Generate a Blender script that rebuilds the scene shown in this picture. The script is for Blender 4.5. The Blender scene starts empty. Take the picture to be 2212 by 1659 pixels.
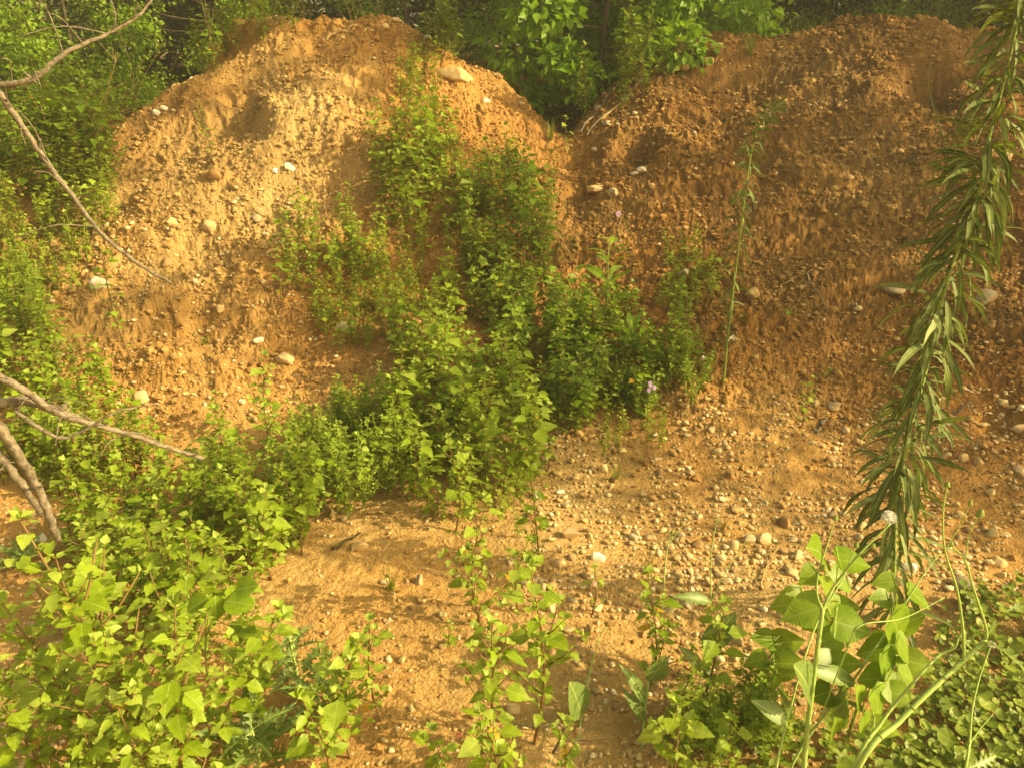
import bpy, bmesh, math, random
import numpy as np
from mathutils import Vector
R = math.radians
sc = bpy.context.scene
COL = sc.collection
# ------------------------------------------------------------------ camera, world, sun
FPX = 1609.0; PITCH = R(24.0); CZ = 1.65
cam_d = bpy.data.cameras.new('camera'); cam = bpy.data.objects.new('camera', cam_d); COL.objects.link(cam)
cam.location = (0, 0, CZ); cam.rotation_euler = (R(90) - PITCH, 0, 0)
cam_d.sensor_width = 36.0; cam_d.lens = 36.0 * FPX / 2212.0
cam_d.clip_start = 0.02; cam_d.clip_end = 500
sc.camera = cam
LDIR = Vector((-1.0, 0.20, -0.60)).normalized()          # the way the light travels
SUN_EL = math.asin(-LDIR.z); SUN_AZ = math.atan2(-LDIR.x, -LDIR.y)   # azimuth clockwise from +Y
w = bpy.data.worlds.new('World'); sc.world = w; w.use_nodes = True
wn = w.node_tree.nodes; wl = w.node_tree.links; wn.clear()
sky = wn.new('ShaderNodeTexSky'); sky.sky_type = 'NISHITA'; sky.sun_disc = False
sky.sun_elevation = SUN_EL; sky.sun_rotation = SUN_AZ
sky.air_density = 0.8; sky.dust_density = 8.0; sky.ozone_density = 0.3
bg = wn.new('ShaderNodeBackground'); bg.inputs['Strength'].default_value = 0.135
wo = wn.new('ShaderNodeOutputWorld'); wb = wn.new('ShaderNodeMix'); wb.data_type = 'RGBA'; wb.blend_type = 'MULTIPLY'; wb.inputs[0].default_value = 1; wb.inputs[7].default_value = (1.0, .93, .55, 1)   # warm hazy evening sky
wl.new(sky.outputs[0], wb.inputs[6]); wl.new(wb.outputs[2], bg.inputs[0]); wl.new(bg.outputs[0], wo.inputs[0])
sun_d = bpy.data.lights.new('sun', 'SUN'); sun_d.energy = 5.0; sun_d.angle = R(0.5); sun_d.color = (1.0, 0.79, 0.42)
sun = bpy.data.objects.new('sun', sun_d); COL.objects.link(sun)
sun.rotation_euler = LDIR.to_track_quat('-Z', 'Y').to_euler(); sun.location = (6, -3, 8)
sc.view_settings.view_transform = 'Standard'; sc.view_settings.look = 'None'
sc.view_settings.gamma = 1.0; sc.view_settings.exposure = 1.05
sc.render.engine = 'CYCLES'
sc.cycles.max_bounces = 6; sc.cycles.diffuse_bounces = 3; sc.cycles.transmission_bounces = 4; sc.cycles.glossy_bounces = 2

# ------------------------------------------------------------------ noise
def _hash(ix, iy, s):
    h = (ix.astype(np.int64) * 374761393 + iy.astype(np.int64) * 668265263 + s * 1442695041) & 0x7fffffff
    h = ((h ^ (h >> 13)) * 1274126177) & 0x7fffffff
    return (h ^ (h >> 16)) & 0xffff
def pn(x, y, s=0):
    ix = np.floor(x); iy = np.floor(y); fx = x - ix; fy = y - iy
    u = fx * fx * fx * (fx * (fx * 6 - 15) + 10); v = fy * fy * fy * (fy * (fy * 6 - 15) + 10)
    def g(a, b):
        an = _hash(ix + a, iy + b, s) * (2 * math.pi / 65536.0)
        return np.cos(an) * (fx - a) + np.sin(an) * (fy - b)
    n0 = g(0, 0) * (1 - u) + g(1, 0) * u; n1 = g(0, 1) * (1 - u) + g(1, 1) * u
    return (n0 * (1 - v) + n1 * v) * 1.5
def sstep(a, b, x):
    t = np.clip((x - a) / (b - a), 0, 1); return t * t * (3 - 2 * t)

# ------------------------------------------------------------------ where photo pixels point (in the 2212 x 1659 view of the photograph)
def ray(px, row):
    a = (np.asarray(px, float) - 1106) / FPX; b = -(np.asarray(row, float) - 829.5) / FPX
    return a, math.cos(PITCH) + b * math.sin(PITCH), -math.sin(PITCH) + b * math.cos(PITCH)
def at_y(px, row, y):
    a, fy, fz = ray(px, row); t = y / fy
    return Vector((float(a * t), float(y), float(CZ + fz * t)))

CREST = [(-900, 620, 3.6, 1.9), (-400, 560, 4.0, 2.2), (0, 440, 4.6, 2.5), (100, 390, 4.8, 2.6), (240, 285, 5.2, 2.7), (330, 235, 5.4, 2.7), (420, 165, 5.7, 2.7), (465, 110, 5.9, 2.7),
         (515, 55, 6.0, 2.75), (600, 38, 6.0, 2.8), (720, 48, 6.0, 2.85), (850, 62, 6.0, 2.9), (950, 105, 5.9, 2.9), (1050, 170, 5.7, 2.9),
         (1150, 240, 5.5, 2.9), (1230, 285, 5.4, 2.8), (1310, 225, 5.5, 2.7), (1400, 140, 5.7, 2.6), (1480, 92, 5.9, 2.6), (1600, 95, 5.9, 2.5),
         (1700, 85, 5.9, 2.4), (1800, 66, 5.9, 2.3), (1900, 50, 5.9, 2.25), (2000, 50, 5.8, 2.2), (2100, 62, 5.7, 2.2), (2212, 95, 5.6, 2.2), (2700, 200, 5.4, 2.2)]
_cx = []; _cz = []; _cy = []; _cf = []
for (p_, r_, y_, f_) in CREST:
    v_ = at_y(p_, r_, y_); _cx.append(v_.x); _cz.append(v_.z); _cy.append(y_); _cf.append(f_)
def base_h(x, y):
    zc = np.interp(x, _cx, _cz); yc = np.interp(x, _cx, _cy); yf = np.interp(x, _cx, _cf)
    u = (y - yf) / (yc - yf)
    us = np.where(u > 3, u, np.log1p(np.exp(np.clip(u, -6, 3) * 14)) / 14)
    front = zc * np.power(np.clip(us, 1e-4, None), 1.1)
    zb = np.where(x < -2, np.interp(x, [-3.4, -2.2], [0.6, 0.95]), np.interp(x, [-2.2, -1], [.95, 1.0]))
    zb = zb + 0.15 * np.clip(y - 5.4, 0, 4) + 0.01 * np.clip(y - 9.4, 0, 30)
    back = zc + 0.04 - (y - yc) * 0.55
    k = 0.12
    h = np.clip(0.5 + 0.5 * (back - zb) / k, 0, 1); back = zb * (1 - h) + back * h + k * h * (1 - h)
    h = np.clip(0.5 + 0.5 * (back - front) / k, 0, 1)
    return back * (1 - h) + front * h - k * h * (1 - h) + 0.02
# hollows and humps: pixel, across, along, height
FEAT = []
def base_hit(px, row):
    px = np.atleast_1d(np.asarray(px, float)); row = np.atleast_1d(np.asarray(row, float))
    a, fy, fz = ray(px, row)
    out = np.full(px.shape, np.nan); prev = np.full(px.shape, 0.7)
    for t in np.concatenate([np.arange(0.8, 9, 0.03), np.arange(9, 40, .25)]):
        z = CZ + fz * t; below = (z < smooth_h(a * t, fy * t)) & np.isnan(out)
        out[below] = t - 0.015
    out[np.isnan(out)] = 40
    return a * out, fy * out
def smooth_h(x, y):
    z = base_h(x, y)
    for (fx, fy_, sx, sy, am, ro) in FEAT:
        dx = (x - fx) * math.cos(ro) + (y - fy_) * math.sin(ro); dy = -(x - fx) * math.sin(ro) + (y - fy_) * math.cos(ro)
        z = z + am * np.exp(-(dx / sx) ** 2 - (dy / sy) ** 2)
    return z
_F = [(510, 200, .26, .42, -.20, .25), (690, 230, .40, .45, .14, -.1), (585, 250, .07, .20, .12, .5), (400, 330, .5, .25, -.05, 0), (640, 300, .30, .10, -.05, 0), (720, 330, .4, .10, .05, 0),
      (2020, 180, .17, .16, -.28, 0), (1900, 110, .25, .5, .04, 0), (1600, 175, .36, .18, -.22, 0), (1500, 215, .5, .10, .05, 0), (1380, 320, .11, .13, -.20, 0), (1720, 390, .14, .13, .10, 0), (1880, 230, .10, .2, .05, 0),
      (2150, 160, .12, .16, -.16, 0), (1700, 640, .35, .12, -.07, 0), (1850, 900, .30, .35, -.08, 0), (320, 800, .30, .08, .10, 0), (330, 715, .40, .06, -.08, 0), (520, 560, .3, .06, -.05, 0), (450, 620, .4, .05, -.04, 0),
      (940, 210, .25, .3, .05, 0), (1080, 620, .28, .7, -.10, .1), (560, 330, .3, .14, .05, 0), (2150, 880, .16, .16, -.12, 0), (800, 1330, .5, .5, .02, 0), (1950, 330, .3, .10, -.06, 0), (1500, 420, .25, .1, -.06, 0)]
for (p_, r_, sx_, sy_, am_, ro_) in _F:
    bx_, by_ = base_hit(p_, r_); FEAT.append((float(bx_[0]), float(by_[0]), sx_, sy_, am_, ro_))
def full_h(x, y):
    z = smooth_h(x, y)
    m = sstep(0.03, 0.35, z)
    near = np.sqrt(x * x + y * y)
    far = sstep(7.5, 10, near)
    wx = x + 0.10 * pn(x * 3, y * 3, 31); wy = y + 0.10 * pn(x * 3, y * 3, 32)
    z = z + (0.022 + 0.05 * m) * pn(wx * 1.7, wy * 1.7, 1) + (0.006 + 0.035 * m) * pn(wx * 4.1, wy * 4.1, 2)
    r1 = 1 - np.abs(pn(wx * 8.3, wy * 7, 3)) * 2
    z = z + (0.001 + 0.007 * m) * r1 * (.5 + pn(x * 1.3, y * 1.3, 12))
    k = (1 - far)
    sc1 = pn(x * 1.9 + 7, y * 3.6, 61); z = z + k * .035 * m * sstep(-.04, .04, sc1 + .25 * pn(wx * 9, wy * 9, 62)) * sstep(.0, .25, pn(x * .9, y * .9, 63) + .25)
    b1 = pn(x * 17, y * 22, 4); b2 = pn(wx * 36, wy * 50, 5); b3 = pn(x * 80, y * 95, 6); b4 = pn(x * 27 + 3, y * 38, 7)
    patch = 0.55 + 0.45 * np.clip(pn(x * 2.3, y * 2.3, 9) * 1.8, -1, 1)
    z = z + k * (0.0025 + 0.019 * m * patch) * b1 + k * (0.0020 + 0.014 * m * patch) * 1.35 * ((0.35 - np.abs(b2)) + 1.3 * np.clip(b4, -.2, .5)) + k * (0.0016 + 0.0095 * m) * b3
    return z
def H1(x, y): return float(full_h(np.array([float(x)]), np.array([float(y)]))[0])
def hit(px, row):
    x, y = base_hit(px, row); z = full_h(x, y); return np.stack([x, y, z], 1)
def hit1(px, row): return Vector(hit(px, row)[0])

# ------------------------------------------------------------------ mesh helpers
class MB:
    def __init__(s): s.V = []; s.F = []; s.A = []; s.U = []; s.n = 0
    def add(s, V, F, a=0.5, uv=None):
        V = np.asarray(V, float); F = np.asarray(F, int)
        s.V.append(V); s.F.append(F + s.n); s.n += len(V); s.U.append(np.full((len(V), 3), .5) if uv is None else uv)
        s.A.append(np.full(len(V), a) if np.isscalar(a) else np.asarray(a, float))
    def mesh(s, name, mat, smooth=True):
        V = np.concatenate(s.V); F = np.concatenate(s.F); A = np.concatenate(s.A)
        me = bpy.data.meshes.new(name)
        me.vertices.add(len(V)); me.vertices.foreach_set('co', V.astype(np.float32).ravel())
        k = F.shape[1]
        me.loops.add(F.size); me.loops.foreach_set('vertex_index', F.astype(np.int32).ravel())
        me.polygons.add(len(F)); me.polygons.foreach_set('loop_start', np.arange(0, F.size, k, dtype=np.int32))
        me.update(calc_edges=True)
        at = me.attributes.new('tone', 'FLOAT', 'POINT'); at.data.foreach_set('value', A.astype(np.float32))
        if 1:
            av = me.attributes.new('blade', 'FLOAT_VECTOR', 'POINT'); av.data.foreach_set('vector', np.concatenate(s.U).astype(np.float32).ravel())
        me.polygons.foreach_set('use_smooth', np.full(len(F), smooth))
        me.materials.append(mat); me.update()
        return me
def tag(o, label=None, cat=None, group=None, kind=None):
    if label: o['label'] = label
    if cat: o['category'] = cat
    if group: o['group'] = group
    if kind: o['kind'] = kind
    return o
def link(name, data, parent=None, loc=None):
    o = bpy.data.objects.new(name, data); COL.objects.link(o)
    if parent: o.parent = parent
    if loc is not None: o.location = loc
    return o
def tube(mb, pts, rad, n=6, a=0.5, cap=True):
    pts = [Vector(p) for p in pts]; m = len(pts); V = []
    if np.isscalar(rad): rad = [rad] * m
    up = Vector((0.31, 0.12, 0.94))
    for i, p in enumerate(pts):
        d = (pts[min(i + 1, m - 1)] - pts[max(i - 1, 0)])
        d = d.normalized() if d.length > 1e-9 else Vector((0, 0, 1))
        x = d.cross(up)
        if x.length < .05: x = d.cross(Vector((1, 0, 0)))
        x.normalize(); y = d.cross(x)
        for j in range(n):
            q = 2 * math.pi * j / n; V.append(p + (x * math.cos(q) + y * math.sin(q)) * rad[i])
    F = []
    for i in range(m - 1):
        for j in range(n):
            a0 = i * n + j; a1 = i * n + (j + 1) % n
            F.append((a0, a1, a1 + n)); F.append((a0, a1 + n, a0 + n))
    if cap:
        V.append(pts[-1]); c = len(V) - 1
        for j in range(n): F.append(((m - 1) * n + j, (m - 1) * n + (j + 1) % n, c))
    mb.add([tuple(v) for v in V], F, a)
def spline(P, k=4):
    P = [Vector(p) for p in P]; out = []
    for i in range(len(P) - 1):
        p0 = P[max(i - 1, 0)]; p1 = P[i]; p2 = P[i + 1]; p3 = P[min(i + 2, len(P) - 1)]
        for j in range(k):
            t = j / k
            out.append(0.5 * ((2 * p1) + (p2 - p0) * t + (2 * p0 - 5 * p1 + 4 * p2 - p3) * t * t + (-p0 + 3 * p1 - 3 * p2 + p3) * t ** 3))
    out.append(P[-1]); return out
def leaf_tpl(st, fold=0.18, droop=0.15, corr=0.0):
    """leaf blade: stations (t along, half width); three vertices per station, folded on the midrib."""
    V = []; F = []
    for i, (t, wd) in enumerate(st):
        zc = -droop * t * t
        c = corr * (1 if i % 2 else -1)
        V += [(0, t, zc), (-wd, t, zc + fold * wd + c), (wd, t, zc + fold * wd + c)]
    for i in range(len(st) - 1):
        a = i * 3; b = a + 3
        F += [(a, b, b + 1), (a, b + 1, a + 1), (a, a + 2, b + 2), (a, b + 2, b)]
    return np.array(V), np.array(F)
T_GOOSE = leaf_tpl([(0, .015), (.06, .08), (.15, .24), (.26, .345), (.32, .385), (.35, .345), (.45, .335), (.50, .35), (.53, .29), (.63, .25), (.68, .25), (.72, .185), (.82, .13), (.92, .06), (1, 0)], .25, .18, .006)
T_GLOW = leaf_tpl([(0, .02), (.16, .26), (.34, .36), (.6, .26), (.82, .12), (1, 0)], .25, .15)
T_OVAL = leaf_tpl([(0, .02), (.2, .27), (.5, .34), (.8, .2), (1, 0)], .22, .12)
T_LANCE = leaf_tpl([(0, .012), (.12, .035), (.3, .07), (.5, .085), (.7, .07), (.86, .04), (1, 0)], .3, .22)
T_DOCK = leaf_tpl([(0, .02), (.1, .07), (.25, .15), (.45, .19), (.65, .165), (.82, .09), (1, 0)], .35, .4, .006)
def serr(n, f, depth=.03):
    st = []
    for i in range(n + 1):
        t = i / n; wd = f(t); st.append((t, max(0, wd)))
        if 0 < i < n: st.append((t + .25 / n, max(0, f(t) - depth)))
    return st
T_HEART = leaf_tpl([(-.10, .20), (-.08, .30), (-.02, .38)] + serr(14, lambda t: .44 * (1 - t) ** .75 * (1 + .55 * math.sin(math.pi * t)), .022), .16, .16, .006)
T_HEART[0][0] = (0, 0, 0); T_HEART[0][3] = (0, 0.005, 0); T_HEART[0][6] = (0, 0.01, 0)
T_BIGOVAL = leaf_tpl(serr(12, lambda t: .33 * math.sin(math.pi * min(1, t ** .8)) ** .8 + .01, .02), .2, .15, .006)
T_THIS = leaf_tpl([(0, .02), (.06, .05), (.12, .15), (.16, .05), (.22, .06), (.28, .21), (.32, .07), (.38, .08), (.44, .22), (.48, .07), (.54, .08), (.6, .19), (.64, .06), (.7, .06), (.76, .13), (.8, .04), (.9, .05), (1, 0)], .45, .3, .012)
def disc_tpl(n=14, sc_=.06):
    V = [(0, 0.08, -.05)]; F = []
    for i in range(n * 2 + 1):
        an = -math.pi / 2 + .25 + (2 * math.pi - .5) * i / (n * 2); r = .5 * (1 + (.5 - i % 2) * sc_ * 2)
        V.append((r * math.cos(an), .42 + r * .9 * math.sin(an), .05 + .04 * (i % 4 == 0)))
    for i in range(1, n * 2 + 1): F.append((0, i, i + 1))
    return np.array(V), np.array(F)
T_DISC = disc_tpl(11, .035)
T_DLOW = disc_tpl(5)
def add_leaves(mb, tpl, O, D, N, L, W=None, a=0.5):
    V, F = tpl; O = np.atleast_2d(np.array(O, float)); D = np.atleast_2d(np.array(D, float)); N = np.atleast_2d(np.array(N, float))
    n = len(O); L = np.broadcast_to(np.asarray(L, float), (n,)); W = L if W is None else np.broadcast_to(np.asarray(W, float), (n,))
    Y = D / np.linalg.norm(D, axis=1, keepdims=True)
    X = np.cross(Y, N); X /= np.maximum(np.linalg.norm(X, axis=1, keepdims=True), 1e-6); Z = np.cross(X, Y)
    P = (V[None, :, 0, None] * W[:, None, None]) * X[:, None, :] + (V[None, :, 1, None] * L[:, None, None]) * Y[:, None, :] + (V[None, :, 2, None] * L[:, None, None]) * Z[:, None, :]
    P += O[:, None, :]
    k = len(V); FF = (F[None, :, :] + (np.arange(n) * k)[:, None, None]).reshape(-1, 3)
    a = np.broadcast_to(np.asarray(a, float), (n,))
    U = np.stack([np.abs(V[:, 0]), V[:, 1], np.zeros(k)], 1); mb.add(P.reshape(-1, 3), FF, np.repeat(a, k), np.tile(U, (n, 1)))

# ------------------------------------------------------------------ materials
def mat(name): 
    m = bpy.data.materials.new(name); m.use_nodes = True; nt = m.node_tree
    return m, nt, nt.nodes, nt.links, nt.nodes['Principled BSDF'], nt.nodes['Material Output']
def ramp(N, pts, interp='LINEAR'):
    r = N.new('ShaderNodeValToRGB'); cr = r.color_ramp; cr.interpolation = interp
    while len(cr.elements) > 1: cr.elements.remove(cr.elements[-1])
    cr.elements[0].position = pts[0][0]; cr.elements[0].color = (*pts[0][1], 1)
    for p, c in pts[1:]:
        e = cr.elements.new(p); e.color = (*c, 1)
    return r
def leaf_mat(name, stops, trans=.35, rough=.45, spec=.35, tboost=(1.25, 1.25, .5)):
    m, nt, N, L, P, O = mat(name)
    at = N.new('ShaderNodeAttribute'); at.attribute_name = 'tone'
    oi = N.new('ShaderNodeObjectInfo'); 
    ad = N.new('ShaderNodeMath'); ad.operation = 'MULTIPLY_ADD'; ad.inputs[1].default_value = .16; L.new(oi.outputs['Random'], ad.inputs[0]); 
    sb = N.new('ShaderNodeMath'); sb.operation = 'SUBTRACT'; L.new(at.outputs['Fac'], sb.inputs[0]); sb.inputs[1].default_value = .08; L.new(sb.outputs[0], ad.inputs[2])
    r = ramp(N, stops); L.new(ad.outputs[0], r.inputs[0])
    ns = N.new('ShaderNodeTexNoise'); ns.inputs['Scale'].default_value = 55; ns.inputs['Detail'].default_value = 3
    tc = N.new('ShaderNodeTexCoord'); L.new(tc.outputs['Object'], ns.inputs['Vector'])
    r2 = ramp(N, [(.3, (.78, .82, .8)), (.7, (1.12, 1.1, 1.1))]); L.new(ns.outputs['Fac'], r2.inputs[0])
    mx = N.new('ShaderNodeMix'); mx.data_type = 'RGBA'; mx.blend_type = 'MULTIPLY'; mx.inputs[0].default_value = 1
    L.new(r.outputs[0], mx.inputs[6]); L.new(r2.outputs[0], mx.inputs[7]); mx0 = mx
    av = N.new('ShaderNodeAttribute'); av.attribute_name = 'blade'; sx = N.new('ShaderNodeSeparateXYZ'); L.new(av.outputs['Vector'], sx.inputs[0])
    def mth(op, a, b=0.0):
        x = N.new('ShaderNodeMath'); x.operation = op
        for i, q in ((0, a), (1, b)):
            if isinstance(q, (int, float)): x.inputs[i].default_value = q
            else: L.new(q, x.inputs[i])
        return x.outputs[0]
    side = mth('ABSOLUTE', mth('SUBTRACT', mth('FRACT', mth('MULTIPLY', mth('SUBTRACT', sx.outputs[1], mth('MULTIPLY', sx.outputs[0], .8)), 7.0)), .5))
    side = mth('LESS_THAN', side, .055); mid = mth('LESS_THAN', sx.outputs[0], .016)
    vein = mth('MULTIPLY', mth('MAXIMUM', mth('MULTIPLY', side, .45), mid), .55)
    mv = N.new('ShaderNodeMix'); mv.data_type = 'RGBA'; L.new(vein, mv.inputs[0]); L.new(mx.outputs[2], mv.inputs[6]); mv.inputs[7].default_value = (.42, .50, .14, 1); mx = mv
    L.new(mx.outputs[2], P.inputs['Base Color']); P.inputs['Roughness'].default_value = rough; P.inputs['Specular IOR Level'].default_value = spec
    tr = N.new('ShaderNodeBsdfTranslucent')
    mt = N.new('ShaderNodeMix'); mt.data_type = 'RGBA'; mt.blend_type = 'MULTIPLY'; mt.inputs[0].default_value = 1
    L.new(mx.outputs[2], mt.inputs[6]); mt.inputs[7].default_value = (*tboost, 1); L.new(mt.outputs[2], tr.inputs['Color'])
    ms = N.new('ShaderNodeMixShader'); ms.inputs[0].default_value = trans
    L.new(P.outputs[0], ms.inputs[1]); L.new(tr.outputs[0], ms.inputs[2]); L.new(ms.outputs[0], O.inputs['Surface'])
    bp = N.new('ShaderNodeBump'); bp.inputs['Strength'].default_value = .25; bp.inputs['Distance'].default_value = .002
    L.new(mth('ADD', ns.outputs['Fac'], mth('MULTIPLY', vein, -1.2)), bp.inputs['Height']); L.new(bp.outputs[0], P.inputs['Normal'])
    return m
YEL = (.985, (.62, .42, .03)), (1.0, (.6, .36, .03))
M_GOOSE = leaf_mat('goosefoot_leaf', [(0, (.12, .20, .005)), (.5, (.24, .345, .009)), (.95, (.34, .42, .07)), YEL[0], YEL[1]], .38)
M_DARKG = leaf_mat('shade_leaf', [(0, (.10, .18, .004)), (.5, (.20, .32, .007)), (.95, (.18, .24, .04)), YEL[0], YEL[1]], .35)  # goosefoot green with shade put into its colour; docks and bushes share it
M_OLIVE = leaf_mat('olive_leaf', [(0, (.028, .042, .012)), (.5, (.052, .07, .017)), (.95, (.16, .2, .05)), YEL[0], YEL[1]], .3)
M_SHRUB = leaf_mat('shrub_leaf', [(0, (.09, .20, .006)), (.5, (.18, .34, .010)), (.95, (.30, .42, .05)), YEL[0], YEL[1]], .4)
M_YELLG = leaf_mat('young_leaf', [(0, (.15, .25, .01)), (.5, (.25, .34, .015)), (.95, (.42, .40, .06)), YEL[0], YEL[1]], .4)
M_HORSE = leaf_mat('narrow_leaf', [(0, (.06, .09, .016)), (.5, (.13, .17, .045)), (.8, (.21, .25, .09)), (1, (.30, .34, .16))], .18, .6, .2)
M_BROAD = leaf_mat('broad_leaf', [(0, (.10, .19, .006)), (.5, (.20, .32, .010)), (1, (.30, .40, .03))], .45)
M_BLUE = leaf_mat('bluish_leaf', [(0, (.10, .16, .03)), (.5, (.15, .23, .05)), (1, (.22, .30, .08))], .25, .45, .5)
M_IVY = leaf_mat('round_leaf', [(0, (.10, .15, .010)), (.5, (.18, .25, .02)), (1, (.27, .33, .04))], .3)
M_DRYL = leaf_mat('dry_leaf', [(0, (.35, .18, .05)), (.5, (.5, .26, .08)), (1, (.6, .4, .18))], .2)
M_PINK = leaf_mat('reddish_leaf', [(0, (.36, .10, .07)), (1, (.5, .17, .12))], .25)
M_PURP = leaf_mat('purple_petal', [(0, (.50, .30, .70)), (1, (.70, .50, .85))], .3, .5, .3, (1, 1, 1))
M_STRAW = leaf_mat('dry_grass', [(0, (.22, .15, .04)), (.5, (.35, .25, .07)), (1, (.5, .40, .14))], .2)
M_GRASS = leaf_mat('grass_blade', [(0, (.09, .16, .01)), (.5, (.20, .26, .02)), (1, (.40, .38, .08))], .3)
def plain(name, c1, c2, scale=30, rough=.7, bump=.3, dist=.004, stretch=(1, 1, 1), spec=.3):
    m, nt, N, L, P, O = mat(name)
    tc = N.new('ShaderNodeTexCoord'); mp = N.new('ShaderNodeMapping'); mp.inputs['Scale'].default_value = stretch
    L.new(tc.outputs['Object'], mp.inputs[0])
    ns = N.new('ShaderNodeTexNoise'); ns.inputs['Scale'].default_value = scale; ns.inputs['Detail'].default_value = 6; ns.inputs['Roughness'].default_value = .65
    L.new(mp.outputs[0], ns.inputs['Vector'])
    r = ramp(N, [(.3, c1), (.7, c2)]); L.new(ns.outputs['Fac'], r.inputs[0]); L.new(r.outputs[0], P.inputs['Base Color'])
    P.inputs['Roughness'].default_value = rough; P.inputs['Specular IOR Level'].default_value = spec
    bp = N.new('ShaderNodeBump'); bp.inputs['Strength'].default_value = bump; bp.inputs['Distance'].default_value = dist
    L.new(ns.outputs['Fac'], bp.inputs['Height']); L.new(bp.outputs[0], P.inputs['Normal'])
    return m
M_STEMG = plain('green_stem', (.16, .22, .03), (.26, .32, .06), 40, .5)
M_STEMR = plain('reddish_stem', (.16, .09, .03), (.22, .15, .05), 30, .6)
M_STEMP = plain('pale_green_stem', (.26, .38, .08), (.36, .46, .13), 25, .45)
M_BARK = plain('grey_bark', (.08, .065, .045), (.30, .25, .18), 70, .85, .9, .006)
M_TRUNK = plain('tree_bark', (.05, .035, .02), (.12, .09, .06), 18, .9, .9, .02, (1, 1, .3))
M_TWIG = plain('dry_twig', (.32, .20, .07), (.50, .36, .14), 40, .7)
M_FLUFF = plain('seed_fluff', (.72, .70, .66), (.85, .84, .80), 40, .9)
SOIL = [(.0, (.10, .060, .024)), (.2, (.20, .114, .038)), (.38, (.31, .185, .062)), (.55, (.43, .285, .108)), (.75, (.57, .415, .195)), (1, (.68, .53, .29))]
def soil_mat(name, attr):
    m, nt, N, L, P, O = mat(name)
    tc = N.new('ShaderNodeTexCoord')
    def noise(s, d, rg=.6):
        n = N.new('ShaderNodeTexNoise'); n.inputs['Scale'].default_value = s; n.inputs['Detail'].default_value = d; n.inputs['Roughness'].default_value = rg
        L.new(tc.outputs['Object'], n.inputs['Vector']); return n
    n1 = noise(1.3, 4); n2 = noise(28, 6, .7); n3 = noise(160, 4, .7)
    def mth(op, a, b):
        x = N.new('ShaderNodeMath'); x.operation = op
        for i, q in ((0, a), (1, b)):
            if isinstance(q, (int, float)): x.inputs[i].default_value = q
            else: L.new(q, x.inputs[i])
        return x.outputs[0]
    f = mth('ADD', mth('MULTIPLY', n1.outputs['Fac'], .45), mth('ADD', mth('MULTIPLY', n2.outputs['Fac'], .45), mth('MULTIPLY', n3.outputs['Fac'], .5)))
    f = mth('SUBTRACT', f, .20)
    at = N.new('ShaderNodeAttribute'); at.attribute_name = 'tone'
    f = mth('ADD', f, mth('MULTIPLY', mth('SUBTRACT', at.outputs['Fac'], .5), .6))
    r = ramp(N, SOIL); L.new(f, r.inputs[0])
    # orange mound soil against paler sand
    n4 = noise(.55, 3); r4 = ramp(N, [(.38, (1.06, .90, .72)), (.62, (.98, 1.0, 1.05))]); L.new(n4.outputs['Fac'], r4.inputs[0])
    mx = N.new('ShaderNodeMix'); mx.data_type = 'RGBA'; mx.blend_type = 'MULTIPLY'; mx.inputs[0].default_value = 1
    L.new(r.outputs[0], mx.inputs[6]); L.new(r4.outputs[0], mx.inputs[7]); L.new(mx.outputs[2], P.inputs['Base Color'])
    P.inputs['Roughness'].default_value = .95; P.inputs['Specular IOR Level'].default_value = .15
    b1 = N.new('ShaderNodeBump'); b1.inputs['Strength'].default_value = .8; b1.inputs['Distance'].default_value = .006
    vo = N.new('ShaderNodeTexVoronoi'); vo.inputs['Scale'].default_value = 130; L.new(tc.outputs['Object'], vo.inputs['Vector'])
    hh = mth('ADD', n3.outputs['Fac'], mth('MULTIPLY', vo.outputs['Distance'], -.6))
    L.new(hh, b1.inputs['Height']); L.new(b1.outputs[0], P.inputs['Normal'])
    return m
M_SOIL = soil_mat('sandy_soil', 'tone')
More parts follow.
